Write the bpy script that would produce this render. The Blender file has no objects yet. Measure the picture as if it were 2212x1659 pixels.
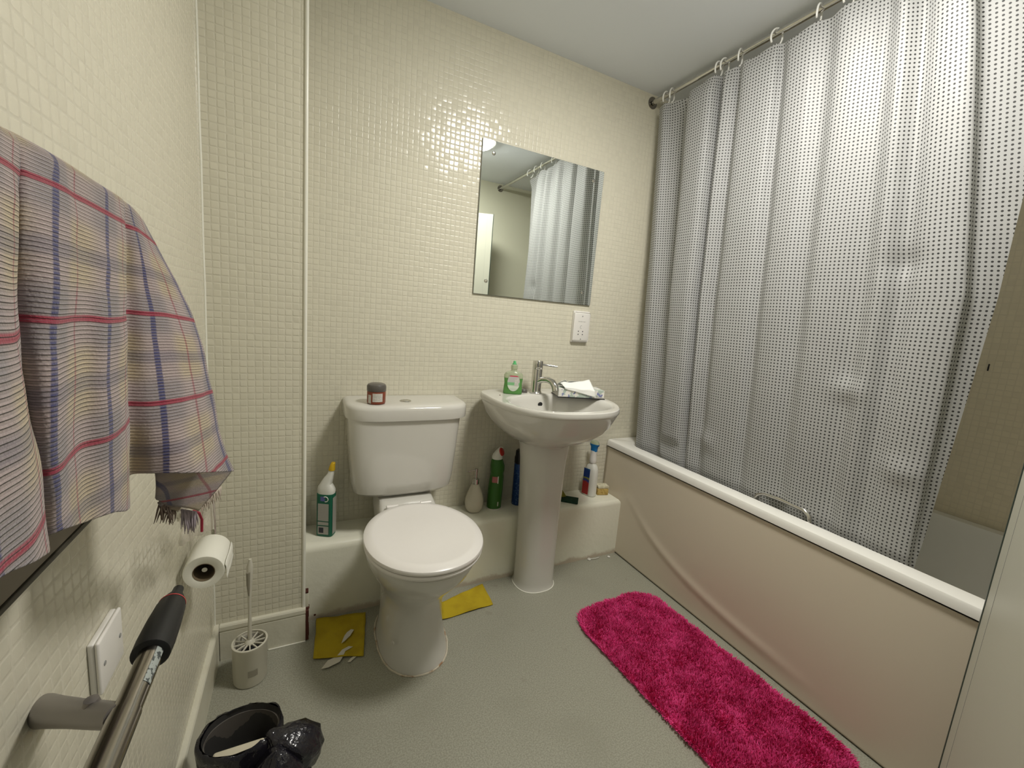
import bpy, bmesh, math, random
from mathutils import Vector, Matrix, noise
random.seed(7)
S = bpy.context.scene
COL = S.collection
PI = math.pi
# ------------------------------------------------------------ camera
CX, CY, CZ = 0.2386, -1.6664, 1.1350
RX, RY, RZ = -0.155399, -0.082708, -0.469318
RM = Matrix.Rotation(RZ, 3, 'Z') @ Matrix.Rotation(RX, 3, 'X') @ Matrix.Rotation(RY, 3, 'Y')
right, fwd, up = RM @ Vector((1, 0, 0)), RM @ Vector((0, 1, 0)), RM @ Vector((0, 0, 1))
cam = bpy.data.cameras.new('camera')
cam.sensor_width = 36.0
cam.lens = 910.43 / 2212 * 36.0
cam.clip_start = 0.01
co = bpy.data.objects.new('camera', cam)
COL.objects.link(co)
m = Matrix((right, up, -fwd)).transposed().to_4x4()
m.translation = Vector((CX, CY, CZ))
co.matrix_world = m
S.camera = co
# ------------------------------------------------------------ world, exposure
w = bpy.data.worlds.new('world')
S.world = w
w.use_nodes = True
w.node_tree.nodes['Background'].inputs[0].default_value = (0.95, 0.97, 0.9, 1)
w.node_tree.nodes['Background'].inputs[1].default_value = 0.15
S.view_settings.view_transform = 'Standard'
S.view_settings.look = 'None'
S.view_settings.gamma = 1
S.view_settings.use_curve_mapping = False
S.view_settings.exposure = 0.0
LAMP = (1.14, -1.00)
LAMP_STRENGTH = 84.0
H = 2.205          # ceiling height
XB, YF = 1.669, -1.72   # bath front plane, front wall
# ------------------------------------------------------------ materials
def mat(name, col, rough=0.5, metal=0.0, spec=0.5, trans=0.0, alpha=1.0, emit=None, es=0, sss=0, coat=0, ior=1.45):
    ma = bpy.data.materials.new(name)
    ma.use_nodes = True
    b = ma.node_tree.nodes['Principled BSDF']
    b.inputs['Base Color'].default_value = (*col, 1)
    b.inputs['Roughness'].default_value = rough
    b.inputs['Metallic'].default_value = metal
    b.inputs['Specular IOR Level'].default_value = spec
    b.inputs['Transmission Weight'].default_value = trans
    b.inputs['Alpha'].default_value = alpha
    b.inputs['IOR'].default_value = ior
    b.inputs['Coat Weight'].default_value = coat
    if sss:
        b.inputs['Subsurface Weight'].default_value = sss
        b.inputs['Subsurface Radius'].default_value = (.01, .01, .01)
    if emit:
        b.inputs['Emission Color'].default_value = (*emit, 1)
        b.inputs['Emission Strength'].default_value = es
    return ma
class NT:
    def __init__(s, ma):
        s.t = ma.node_tree; s.n = s.t.nodes; s.b = s.n['Principled BSDF']
    def new(s, ty, **k):
        n = s.n.new(ty)
        for a, v in k.items(): setattr(n, a, v)
        return n
    def put(s, sock, v):
        if isinstance(v, (int, float)): sock.default_value = v
        elif isinstance(v, tuple): sock.default_value = v if len(v) == len(sock.default_value) else (*v, 1)
        else: s.t.links.new(v, sock)
    def m(s, op, a, b=None, c=None, clamp=False):
        n = s.new('ShaderNodeMath', operation=op, use_clamp=clamp)
        s.put(n.inputs[0], a)
        if b is not None: s.put(n.inputs[1], b)
        if c is not None: s.put(n.inputs[2], c)
        return n.outputs[0]
    def step(s, v, lo, hi):
        n = s.new('ShaderNodeMapRange', interpolation_type='SMOOTHSTEP')
        s.put(n.inputs[0], v); s.put(n.inputs[1], lo); s.put(n.inputs[2], hi)
        return n.outputs[0]
    def mix(s, f, a, b):
        n = s.new('ShaderNodeMix', data_type='RGBA')
        s.put(n.inputs[0], f); s.put(n.inputs[6], a); s.put(n.inputs[7], b)
        return n.outputs[2]
    def noise(s, scale, vec=None, detail=2.0, rough=.5):
        n = s.new('ShaderNodeTexNoise'); n.inputs['Scale'].default_value = scale
        n.inputs['Detail'].default_value = detail; n.inputs['Roughness'].default_value = rough
        if vec is not None: s.put(n.inputs['Vector'], vec)
        return n.outputs[0]
    def pos(s): return s.new('ShaderNodeNewGeometry').outputs['Position']
    def sep(s, v):
        n = s.new('ShaderNodeSeparateXYZ'); s.put(n.inputs[0], v); return n.outputs
    def bump(s, h, strength=1.0, dist=1.0):
        n = s.new('ShaderNodeBump'); n.inputs['Strength'].default_value = strength
        n.inputs['Distance'].default_value = dist; s.put(n.inputs['Height'], h)
        s.put(s.b.inputs['Normal'], n.outputs[0])
def grime(ma, c1, c2, scale, lo=.45, hi=.7, bumpd=0, bscale=300):
    t = NT(ma); p = t.pos()
    f = t.step(t.noise(scale, p, 4), lo, hi)
    t.put(t.b.inputs['Base Color'], t.mix(f, c1, c2))
    if bumpd: t.bump(t.noise(bscale, p, 2), 1, bumpd)
    return ma
def tile_mat(name, ax, P=0.0194, oa=0.0, ob=0.0, base=(.66, .62, .48), tilt=.0014, pil=.0008, bst=.5):
    ma = mat(name, base, .22, spec=.5)
    t = NT(ma); p = t.sep(t.pos())
    a = t.m('DIVIDE', t.m('ADD', p[ax], oa + 10 * P), P)
    b = t.m('DIVIDE', t.m('ADD', p[2], ob + 10 * P), P)
    # slightly wobbly joints
    wob = t.new('ShaderNodeTexNoise'); wob.inputs['Scale'].default_value = 25; t.put(wob.inputs['Vector'], t.pos())
    a = t.m('ADD', a, t.m('MULTIPLY', t.m('SUBTRACT', wob.outputs[0], .5), .12))
    fa, fb = t.m('FRACT', a), t.m('FRACT', b)
    ia, ib = t.m('FLOOR', a), t.m('FLOOR', b)
    cv = t.new('ShaderNodeCombineXYZ'); t.put(cv.inputs[0], ia); t.put(cv.inputs[1], ib)
    wn = t.new('ShaderNodeTexWhiteNoise', noise_dimensions='3D'); t.put(wn.inputs['Vector'], cv.outputs[0])
    rc = t.new('ShaderNodeSeparateColor'); t.put(rc.inputs[0], wn.outputs['Color'])
    da = t.m('ABSOLUTE', t.m('SUBTRACT', fa, .5)); db = t.m('ABSOLUTE', t.m('SUBTRACT', fb, .5))
    # rounded-square distance
    qa = t.m('MAXIMUM', t.m('SUBTRACT', da, .30), 0.0); qb = t.m('MAXIMUM', t.m('SUBTRACT', db, .30), 0.0)
    d = t.m('SQRT', t.m('ADD', t.m('MULTIPLY', qa, qa), t.m('MULTIPLY', qb, qb)))
    face = t.step(d, .175, .05)    # 1 on tile, 0 in joint
    mr = [n for n in t.n if n.type == 'MAP_RANGE'][-1]
    mr.inputs[1].default_value = .05; mr.inputs[2].default_value = .18
    mr.inputs[3].default_value = 1; mr.inputs[4].default_value = 0
    sl = t.m('ADD', t.m('MULTIPLY', t.m('SUBTRACT', fa, .5), t.m('SUBTRACT', rc.outputs[0], .5)),
             t.m('MULTIPLY', t.m('SUBTRACT', fb, .5), t.m('SUBTRACT', rc.outputs[1], .5)))
    dome = t.m('MULTIPLY', t.m('ADD', t.m('MULTIPLY', da, da), t.m('MULTIPLY', db, db)), -.35)
    h = t.m('ADD', t.m('MULTIPLY', face, pil), t.m('MULTIPLY', t.m('MULTIPLY', sl, face), tilt * 2))
    h = t.m('ADD', h, t.m('MULTIPLY', dome, .005))
    t.bump(h, bst, 1.0)
    g = tuple(c * .92 for c in base)
    dk = tuple(c * .955 for c in base)
    tc = t.mix(t.step(rc.outputs[2], .55, 1.0), base, dk)
    t.put(t.b.inputs['Base Color'], t.mix(face, g, tc))
    t.put(t.b.inputs['Roughness'], t.m('SUBTRACT', .55, t.m('MULTIPLY', face, .38)))
    return ma
WALLC = (.68, .65, .53)
M = {}
M['tile_x'] = tile_mat('ivory_mosaic_back', 0, base=WALLC)
M['tile_xc'] = tile_mat('ivory_mosaic_column', 0, base=WALLC)
M['tile_y'] = tile_mat('ivory_mosaic_side', 1, base=WALLC, tilt=.0003, bst=.26)
M['ceil'] = mat('ceiling_paint', (.82, .86, .91), .7)
M['floor'] = mat('grey_vinyl', (.33, .33, .27), .42)
t = NT(M['floor']); p = t.pos()
n1 = t.noise(260, p, 3, .7); n2 = t.noise(4, p, 4); n3 = t.noise(22, p, 4)
c = t.mix(t.step(n1, .38, .62), (.265, .262, .205), (.365, .36, .295))
c = t.mix(t.m('MULTIPLY', t.step(n2, .52, .75), .35), c, (.25, .245, .19))
c = t.mix(t.m('MULTIPLY', t.step(n3, .64, .75), .35), c, (.22, .2, .15))
t.put(t.b.inputs['Base Color'], c); t.bump(n1, .3, .0003)
M['white_gloss'] = mat('white_ceramic', (.62, .607, .56), .12, coat=.3)
M['lid'] = mat('white_plastic_seat', (.76, .735, .70), .25)
M['paint'] = grime(mat('cream_paint', (.70, .68, .56), .38), (.69, .67, .555), (.62, .585, .46), 9, .5, .8, .0008, 60)
M['boxing'] = mat('painted_boxing', (.78, .77, .65), .3)
t = NT(M['boxing']); p = t.pos(); zz = t.sep(p)[2]
edge = t.m('MULTIPLY', t.step(t.m('SUBTRACT', t.m('MULTIPLY', t.noise(14, p, 5, .7), .05), zz), -.004, .016), 1.0)
t.put(t.b.inputs['Base Color'], t.mix(t.m('MULTIPLY', edge, .5), (.78, .77, .65), (.30, .17, .09)))
t.bump(t.noise(40, p, 3), 1, .0012)
M['panel'] = mat('bath_panel', (.64, .575, .46), .32)
M['acrylic'] = mat('bath_acrylic', (.80, .79, .74), .18, coat=.2)
M['door'] = mat('door_paint', (.46, .455, .38), .4)
M['dark_edge'] = mat('dark_green_edge', (.03, .045, .035), .4)
M['chrome'] = mat('chrome', (.62, .61, .58), .1, 1)
M['chrome_d'] = mat('worn_chrome', (.36, .335, .30), .2, 1)
M['alu'] = mat('grey_cast_metal', (.24, .22, .205), .42, .6)
M['black'] = mat('black_rubber', (.008, .008, .008), .5)
M['blackp'] = mat('black_plastic', (.012, .012, .014), .35)
M['plastic'] = mat('white_plastic', (.78, .76, .72), .3)
M['plastic_g'] = mat('grey_white_plastic', (.62, .60, .54), .4)
M['lamp'] = mat('lamp_diffuser', (.9, .9, .88), .3, emit=(1.0, .965, .90), es=LAMP_STRENGTH)
M['mirror'] = mat('mirror_silver', (.88, .93, .90), .01, 1)
M['mirror_edge'] = mat('mirror_edge', (.22, .23, .20), .3)
M['brown'] = mat('bare_brown_wood', (.075, .018, .01), .8)
M['greyline'] = mat('print_grey', (.28, .28, .27), .6)
M['darkprint'] = mat('print_dark', (.03, .03, .04), .6)
M['redline'] = mat('red_mark', (.5, .05, .05), .5)
# ------------------------------------------------------------ mesh helpers
def link(name, me, ma, parent=None, smooth=True):
    o = bpy.data.objects.new(name, me)
    COL.objects.link(o)
    for x in (ma if isinstance(ma, (list, tuple)) else [ma]):
        if x: me.materials.append(x)
    if smooth:
        for p in me.polygons: p.use_smooth = True
    if parent:
        o.parent = parent
        o.matrix_parent_inverse = Matrix.Identity(4)
        o.location = -parent.location if not parent.parent else (0, 0, 0)
        if parent.parent: pass
    return o
def bm_obj(name, bm, ma, parent=None, smooth=True, auto=True):
    bmesh.ops.recalc_face_normals(bm, faces=bm.faces)
    me = bpy.data.meshes.new(name)
    bm.to_mesh(me); bm.free()
    o = link(name, me, ma, parent, smooth)
    if smooth and auto: sharp(me)
    return o
def sharp(me, ang=38):
    bm = bmesh.new(); bm.from_mesh(me)
    for e in bm.edges:
        if len(e.link_faces) == 2 and e.calc_face_angle(0) > math.radians(ang): e.smooth = False
    bm.to_mesh(me); bm.free()
def tag(o, label, cat, group=None, kind=None):
    if label: o['label'] = label
    if cat: o['category'] = cat
    if group: o['group'] = group
    if kind: o['kind'] = kind
    return o
def thing(name, loc, label, cat, group=None):
    o = bpy.data.objects.new(name, None)
    o.empty_display_size = .05
    COL.objects.link(o); o.location = loc
    return tag(o, label, cat, group)
def struct(o, label=None):
    o['kind'] = 'structure'
    if label: o['label'] = label
    return o
def box(bm, x0, x1, y0, y1, z0, z1, bev=0, seg=3, mtx=None):
    r = bmesh.ops.create_cube(bm, size=1)
    vs = r['verts']
    for v in vs:
        v.co = Vector(((x0 + x1) / 2 + v.co.x * (x1 - x0), (y0 + y1) / 2 + v.co.y * (y1 - y0), (z0 + z1) / 2 + v.co.z * (z1 - z0)))
    if bev:
        es = list({e for v in vs for e in v.link_edges})
        r = bmesh.ops.bevel(bm, geom=es, offset=bev, segments=seg, profile=.5, affect='EDGES')
        vs = [v for v in r['verts']] + [v for v in vs if v.is_valid]
        vs = list({v for f in r['faces'] for v in f.verts} | {v for v in vs if v.is_valid})
    if mtx:
        for v in set(vs): v.co = mtx @ v.co
    return bm
def nb(): return bmesh.new()
def boxo(name, b, ma, parent=None, bev=0, seg=3, mtx=None):
    bm = nb(); box(bm, *b, bev=bev, seg=seg, mtx=mtx); return bm_obj(name, bm, ma, parent)
def rings(bm, rs, close0=True, close1=True):
    """loft a list of closed rings of the same count"""
    L = [[bm.verts.new(p) for p in r] for r in rs]
    n = len(L[0])
    for a, b in zip(L, L[1:]):
        for i in range(n):
            j = (i + 1) % n
            try: bm.faces.new((a[i], a[j], b[j], b[i]))
            except ValueError: pass
    if close0: bm.faces.new(L[0][::-1])
    if close1: bm.faces.new(L[-1])
    return L
def lathe(bm, prof, c=(0, 0, 0), n=32, mtx=None, c0=True, c1=True, sx=1, sy=1):
    rs = []
    for r, z in prof:
        ring = [Vector((c[0] + sx * r * math.cos(2 * PI * i / n), c[1] + sy * r * math.sin(2 * PI * i / n), c[2] + z)) for i in range(n)]
        if mtx: ring = [mtx @ v for v in ring]
        rs.append(ring)
    rings(bm, rs, c0, c1)
    return bm
def tube(bm, pts, r, n=14, cap=True, rs=None):
    pts = [Vector(p) for p in pts]
    out = []; prev = None
    for i, p in enumerate(pts):
        d = (pts[min(i + 1, len(pts) - 1)] - pts[max(i - 1, 0)]).normalized()
        if prev is None:
            u = d.orthogonal().normalized()
        else:
            u = (prev - d * prev.dot(d)).normalized()
        prev = u; v = d.cross(u)
        rr = rs[i] if rs else r
        out.append([p + rr * (math.cos(2 * PI * k / n) * u + math.sin(2 * PI * k / n) * v) for k in range(n)])
    rings(bm, out, cap, cap)
    return bm
def sell(cx, cy, a, b, z, n=48, e=1.0, ymax=None):
    """superellipse ring"""
    r = []
    for i in range(n):
        t = 2 * PI * i / n
        c, s = math.cos(t), math.sin(t)
        x = cx + a * math.copysign(abs(c) ** e, c); y = cy + b * math.copysign(abs(s) ** e, s)
        if ymax is not None: y = min(y, ymax)
        r.append(Vector((x, y, z)))
    return r
def sheet(bm, grid, uvs=None, uvl=None):
    """grid[i][j] of points -> quads"""
    V = [[bm.verts.new(p) for p in row] for row in grid]
    for i in range(len(V) - 1):
        for j in range(len(V[0]) - 1):
            f = bm.faces.new((V[i][j], V[i][j + 1], V[i + 1][j + 1], V[i + 1][j]))
            if uvs:
                for l, (a, b) in zip(f.loops, ((i, j), (i, j + 1), (i + 1, j + 1), (i + 1, j))):
                    l[uvl].uv = uvs[a][b]
    return V
def solid(o, th, off=0):
    md = o.modifiers.new('thickness', 'SOLIDIFY'); md.thickness = th; md.offset = off
    return o
def cr(P, t):
    """catmull-rom through list of tuples, t in [0, len-1]"""
    n = len(P) - 1
    i = min(int(t), n - 1); f = t - i
    a, b, c, d = P[max(i - 1, 0)], P[i], P[i + 1], P[min(i + 2, n)]
    return tuple(.5 * (2 * q + (r - p) * f + (2 * p - 5 * q + 4 * r - s) * f * f + (3 * q - p - 3 * r + s) * f ** 3) for p, q, r, s in zip(a, b, c, d))
def ptx(px, py, x):
    """point of the room's plane x = const under a photo direction (used to read sizes off the photo)"""
    d = right * ((px - 1106) / 910.43) + fwd - up * ((py - 829.5) / 910.43)
    k = (x - CX) / d.x
    return Vector((CX + d.x * k, CY + d.y * k, CZ + d.z * k))
def text(name, s, size, mtx, ma, parent):
    cu = bpy.data.curves.new(name, 'FONT'); cu.body = s; cu.size = size; cu.extrude = .0001
    cu.align_x = 'CENTER'; cu.align_y = 'CENTER'
    to = bpy.data.objects.new(name, cu)
    me = bpy.data.meshes.new_from_object(to)
    bpy.data.objects.remove(to); bpy.data.curves.remove(cu)
    me.transform(mtx)
    me.name = name
    return link(name, me, ma, parent, False)
def facing(o, xdir, ydir):
    x = Vector(xdir).normalized(); y = Vector(ydir).normalized(); z = x.cross(y)
    mm = Matrix((x, y, z)).transposed().to_4x4(); mm.translation = Vector(o); return mm
# ------------------------------------------------------------ room shell
CD, CW = .2407, .248     # corner column depth and width
struct(boxo('floor', (-.1, 2.5, YF - 1.6, .1, -.08, 0), M['floor']))
struct(boxo('ceiling', (-.1, 2.5, YF - .1, .1, H, H + .08), M['ceil']))
struct(boxo('wall_back', (-.1, 2.5, 0, .1, 0, H), M['tile_x']))
struct(boxo('wall_left', (-.1, 0, YF - .1, 0, 0, H), M['tile_y']))
M['bathwall'] = tile_mat('shower_mosaic_shaded', 1, base=(.78, .70, .53), tilt=.0003, bst=.3)  # same ivory mosaic as the other walls, warm shade tinted into its colour
struct(boxo('wall_right', (2.37, 2.47, YF - .1, 0, 0, H), M['bathwall']))
struct(boxo('wall_corner', (0, CW, -CD, 0, 0, H), M['tile_xc']))
bm = nb()
box(bm, -.1, .03, YF - .1, YF, 0, H); box(bm, .82, 2.5, YF - .1, YF, 0, H); box(bm, .03, .82, YF - .1, YF, 1.93, H)
M['frontwall'] = mat('front_wall_paint', (.66, .65, .52), .45)
struct(bm_obj('wall_front', bm, M['frontwall'], smooth=False))
# bright corner bead and the bead in the left corner
bm = nb(); tube(bm, [(CW, -CD, .12), (CW, -CD, H)], .0055, 12)
M['bead'] = mat('white_corner_bead', (.80, .79, .70), .25)
struct(bm_obj('trim_1', bm, M['bead']))
bm = nb(); tube(bm, [(.001, -CD - .001, .12)] + [(.0012 + .0006 * math.sin(k * 2.1), -CD - .001, .12 + k * .104) for k in range(1, 20)] + [(.001, -CD - .001, H)], .0032, 8)
struct(bm_obj('trim_2', bm, M['bead']))
# skirting
def skirting(name, fn, segs):
    prof = [(0, 0), (.0125, 0), (.0125, .098), (.0105, .1), (.0105, .103), (.014, .105), (.014, .117), (.0115, .1215), (0, .1215)]
    bm = nb()
    rs = [[fn(s, d, z) for d, z in prof] for s in segs]
    rings(bm, rs)
    return struct(bm_obj(name, bm, M['paint'], smooth=False))
skirting('baseboard_left', lambda s, d, z: Vector((d, s, z)), (YF, -CD - .0001))
skirting('baseboard_back', lambda s, d, z: Vector((s, -CD - d, z)), (.0145, CW + .006))
bm = nb(); box(bm, .145, CW + .006, -CD - .0175, -CD - .0125, 0, .0035, .001)
struct(bm_obj('trim_3', bm, M['bead']))
# exposed brown end of the skirting and the broken stub of trim above it
bm = nb()
zz = [0.004, .02, .035, .05, .06, .075, .09, .1, .112]
for s, e in zip(zz, zz[1:]):
    wj = .0085 + .003 * random.random()
    box(bm, CW + .006, CW + .006 + wj, -CD - .0135, -CD + .012 + .004 * random.random(), s, e)
struct(bm_obj('trim_4', bm, M['brown'], smooth=False))
bm = nb(); box(bm, CW + .0045, CW + .0155, -CD + .001, -CD + .018, .116, .168, .002)
o = struct(bm_obj('trim_5', bm, M['paint']))
bm = nb(); box(bm, CW + .004, CW + .0145, -CD, -CD + .0195, .168, .175, .0015); box(bm, CW + .004, CW + .0175, -CD - .003, -CD + .016, .1122, .1158, .001)
struct(bm_obj('trim_6', bm, M['brown']))
# boxing along the back wall (soft painted edges)
bm = nb(); box(bm, CW, XB + .0, -.1549, 0, 0, .29)
es = [e for e in bm.edges if all(v.co.z > .2 and v.co.y < -.1 for v in e.verts)]
es += [e for e in bm.edges if all(v.co.x > 1.6 and v.co.z > .2 for v in e.verts)]
bmesh.ops.bevel(bm, geom=list(set(es)), offset=.028, segments=6, profile=.5, affect='EDGES')
struct(bm_obj('wall_boxing', bm, M['boxing']))
# hole/stain knot on the boxing
bm = nb(); lathe(bm, [(.0001, 0), (.004, 0), (.0035, .0006), (.0001, .0007)], n=12, mtx=facing((.285, -.1549, .018), (1, 0, 0), (0, 0, 1)))
struct(bm_obj('trim_7', bm, M['brown']))
# door leaf standing open against the front wall
hx, hy, ex, ey = .83, YF + .012, 1.519, -1.405
dl = Vector((ex - hx, ey - hy, 0)); DL = dl.length; dx = dl.normalized(); dyv = Vector((-dx.y, dx.x, 0))
dm = Matrix((dx, dyv, Vector((0, 0, 1)))).transposed().to_4x4(); dm.translation = Vector((hx, hy, 0))
struct(boxo('door_1', (0, DL - .004, -.04, 0, .008, 1.885), M['door'], mtx=dm))
dob = bpy.data.objects['door_1']
bm = nb(); box(bm, DL - .004, DL + .001, -.041, .0012, .008, 1.887, mtx=dm)
bm_obj('door_edge', bm, M['dark_edge'], dob, smooth=False)
bm = nb(); box(bm, DL - .047, DL - .0462, 0, .0004, .008, 1.885, mtx=dm)
bm_obj('lipping_joint', bm, M['greyline'], dob, smooth=False)
# ------------------------------------------------------------ ceiling lamp
L = thing('ceiling_light', (LAMP[0], LAMP[1], H), 'round white ceiling light glowing above the room, seen in the corner of the mirror', 'lamp')
bm = nb(); lathe(bm, [(.02, -.0), (.178, 0), (.180, -.01), (.176, -.022), (.164, -.022)], (LAMP[0], LAMP[1], H), 40)
bm_obj('base', bm, M['plastic'], L)
bm = nb(); lathe(bm, [(.165, -.022), (.161, -.029), (.145, -.035), (.10, -.040), (.04, -.042), (.001, -.042)], (LAMP[0], LAMP[1], H), 40)
bm_obj('diffuser', bm, M['lamp'], L)
# ------------------------------------------------------------ bathtub
B = thing('bathtub', (XB, -.86, 0), 'white acrylic bathtub with beige side panel and chrome grip, behind the curtain', 'bathtub')
x0, x1, y0, y1, zt = XB - .009, 2.37, YF + .004, -.003, .5564
bm = nb()
x1 = 2.366
def rr(xa, xb, ya, yb, z, r, n=8):
    P = []
    for cx, cy, a0 in ((xb - r, yb - r, 0), (xa + r, yb - r, PI / 2), (xa + r, ya + r, PI), (xb - r, ya + r, 1.5 * PI)):
        for k in range(n + 1):
            a = a0 + PI / 2 * k / n
            P.append(Vector((cx + r * math.cos(a), cy + r * math.sin(a), z)))
    return P
I = (x0 + .068, x1 - .055, y0 + .1, y1 - .085)
rings(bm, [rr(I[0] + .10, I[1] - .10, I[2] + .2, I[3] - .1, .150, .05), rr(I[0] + .03, I[1] - .03, I[2] + .1, I[3] - .02, .20, .09), rr(I[0] - .008, I[1] + .008, I[2] - .0, I[3] + .006, zt - .06, .09), rr(x0 + .05, x1 - .02, y0 + .02, y1 - .02, zt - .03, .05), rr(x0 + .022, x1 - .005, y0 + .004, y1 - .004, zt - .028, .01), rr(x0 + .012, x1, y0, y1, zt - .036, .004), rr(x0 + .0, x1, y0, y1, zt - .032, .008), rr(x0 + .0, x1, y0, y1, zt - .012, .012),
           rr(x0 + .004, x1, y0, y1, zt - .004, .014), rr(x0 + .013, x1 - .002, y0 + .003, y1 - .003, zt, .016),
           rr(I[0] - .008, I[1] + .008, I[2] - .008, I[3] + .008, zt, .09), rr(I[0], I[1], I[2], I[3], zt - .008, .085),
           rr(I[0] + .008, I[1] - .008, I[2] + .015, I[3] - .01, zt - .05, .085),
           rr(I[0] + .05, I[1] - .05, I[2] + .12, I[3] - .04, .24, .1), rr(I[0] + .08, I[1] - .08, I[2] + .17, I[3] - .07, .19, .08),
           rr(I[0] + .15, I[1] - .15, I[2] + .3, I[3] - .15, .175, .05)], True, True)
bm_obj('tub', bm, M['acrylic'], B)
# side panel with a slight bow, dark shadow gap above and at the floor
bm = nb()
ny, nz = 90, 90
g = []
for j in range(nz + 1):
    row = []
    for i in range(ny + 1):
        y = y1 + (y0 - y1) * i / ny; z = .006 + (.5165 - .006) * j / nz
        yy = -y
        zc = .06 + .155 * math.exp(-(yy - .35) / .28)
        crease = .0048 * math.exp(-((z - zc) / .020) ** 2) * max(0, min(1, (yy - .18) * 5)) * max(0, min(1, (1.1 - yy) * 4))
        bow = .010 * math.sin(PI * min(1, max(0, z / .51))) * math.sin(PI * min(1, max(0, yy / 1.7)))
        row.append((XB - .001 - bow * .35 - crease, y, z))
    g.append(row)
sheet(bm, g)
o = bm_obj('side_panel', bm, M['panel'], B, auto=False); solid(o, .004, 1)
bm = nb(); box(bm, XB + .006, XB + .010, y0, y1, 0.0, .525)  # black sheet stands in for the shade in the panel's gaps
bm_obj('gap_shade_sheet', bm, M['blackp'], B, smooth=False)
# chrome grip
gx = x0 + .083
bm = nb()
tube(bm, [(gx + .0, -.755, .50), (gx + .003, -.757, .545), (gx + .006, -.765, .566), (gx + .009, -.785, .578), (gx + .009, -.84, .580), (gx + .009, -.90, .580),
          (gx + .009, -.925, .577), (gx + .006, -.943, .566), (gx + .003, -.950, .545), (gx, -.952, .50)], .0082, 14)
bm_obj('grip_handle', bm, M['chrome'], B)
# small chip on the shower wall
bm = nb(); box(bm, 2.367, 2.37, -1.0965, -1.0930, 1.088, 1.112, .001)
tag(bm_obj('wall_hook', bm, M['black']), 'tiny dark hook on the wall above the bath, right of the curtain', 'hook')
# ------------------------------------------------------------ curtain rod, rings, curtain
RXX, RZZ = 1.693, 2.170
R = thing('curtain_rod', (RXX, -.86, RZZ), 'chrome shower curtain rod running below the ceiling over the bath', 'curtain rod')
bm = nb(); tube(bm, [(RXX, -.004, RZZ), (RXX, YF + .004, RZZ)], .0105, 20); bm_obj('rod', bm, M['chrome'], R)
for yy, s in ((-.001, -1), (YF + .001, 1)):
    bm = nb(); lathe(bm, [(.001, 0), (.026, 0), (.027, .004), (.025, .012), (.016, .019), (.0125, .026)], n=28, mtx=facing((RXX, yy, RZZ), (1, 0, 0), (0, 0, s)))
    bm_obj('flange', bm, M['chrome_d'], R)
# ring: C shaped white hook
RING_Y = [-.086, -.119, -.355, -.381, -.447, -.583, -.718, -.80, -.883, -1.024, -1.113, -1.205]
WHERE = ['closest to the back wall', 'second from the back wall', 'left of a close pair in front of the big pleat', 'right of a close pair in front of the big pleat',
         'just right of the close pair', 'where the curtain top starts to rise out of frame', 'topmost one in the photo before the frame cuts the rod',
         'just past the top frame edge', 'fourth from the free end of the curtain', 'third from the free end of the curtain',
         'second from the free end of the curtain', 'at the free end of the curtain']
M['ring'] = mat('white_ring_plastic', (.90, .90, .87), .3)
def cring(y, tw):
    pts = []
    for k in range(19):
        a = math.radians(-75 + 300 * k / 18)
        pts.append(Vector((.0215 * math.cos(a), 0, .027 * math.sin(a))))
    pts += [Vector((.0075, 0, -.031)), Vector((.012, 0, -.037))][::1] if False else []
    mm = Matrix.Rotation(tw, 4, 'Z')
    c0 = Vector((RXX, y, RZZ + .0105 - .0235))
    bm = nb(); tube(bm, [mm @ q for q in pts], .0031, 10)
    me = bpy.data.meshes.new('curtain_ring'); bm.to_mesh(me); bm.free()
    o = link('curtain_ring', me, M['ring']); o.location = c0
    return o
for k, y in enumerate(RING_Y):
    o = cring(y, random.uniform(-.35, .35))
    tag(o, 'white plastic curtain ring, ' + WHERE[k], 'curtain ring', 'white rings along the curtain rod')
M['curtain'] = mat('white_dotted_curtain', (.8, .82, .8), .5, spec=.3)
t = NT(M['curtain'])
uv = t.sep(t.new('ShaderNodeUVMap').outputs[0])
PT = .0108
fa = t.m('SUBTRACT', t.m('FRACT', t.m('DIVIDE', uv[0], PT)), .5); fb = t.m('SUBTRACT', t.m('FRACT', t.m('DIVIDE', uv[1], PT)), .5)
d = t.m('SQRT', t.m('ADD', t.m('MULTIPLY', fa, fa), t.m('MULTIPLY', fb, fb)))
dot = t.m('SUBTRACT', 1.0, t.step(d, .205, .265))
t.put(t.b.inputs['Base Color'], t.mix(dot, (.50, .505, .505), (.055, .055, .055)))
t.bump(t.m('ADD', t.m('MULTIPLY', t.noise(7, t.pos(), 3), .006), t.m('MULTIPLY', t.noise(40, t.pos(), 3), .0006)), .5, 1)
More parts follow.
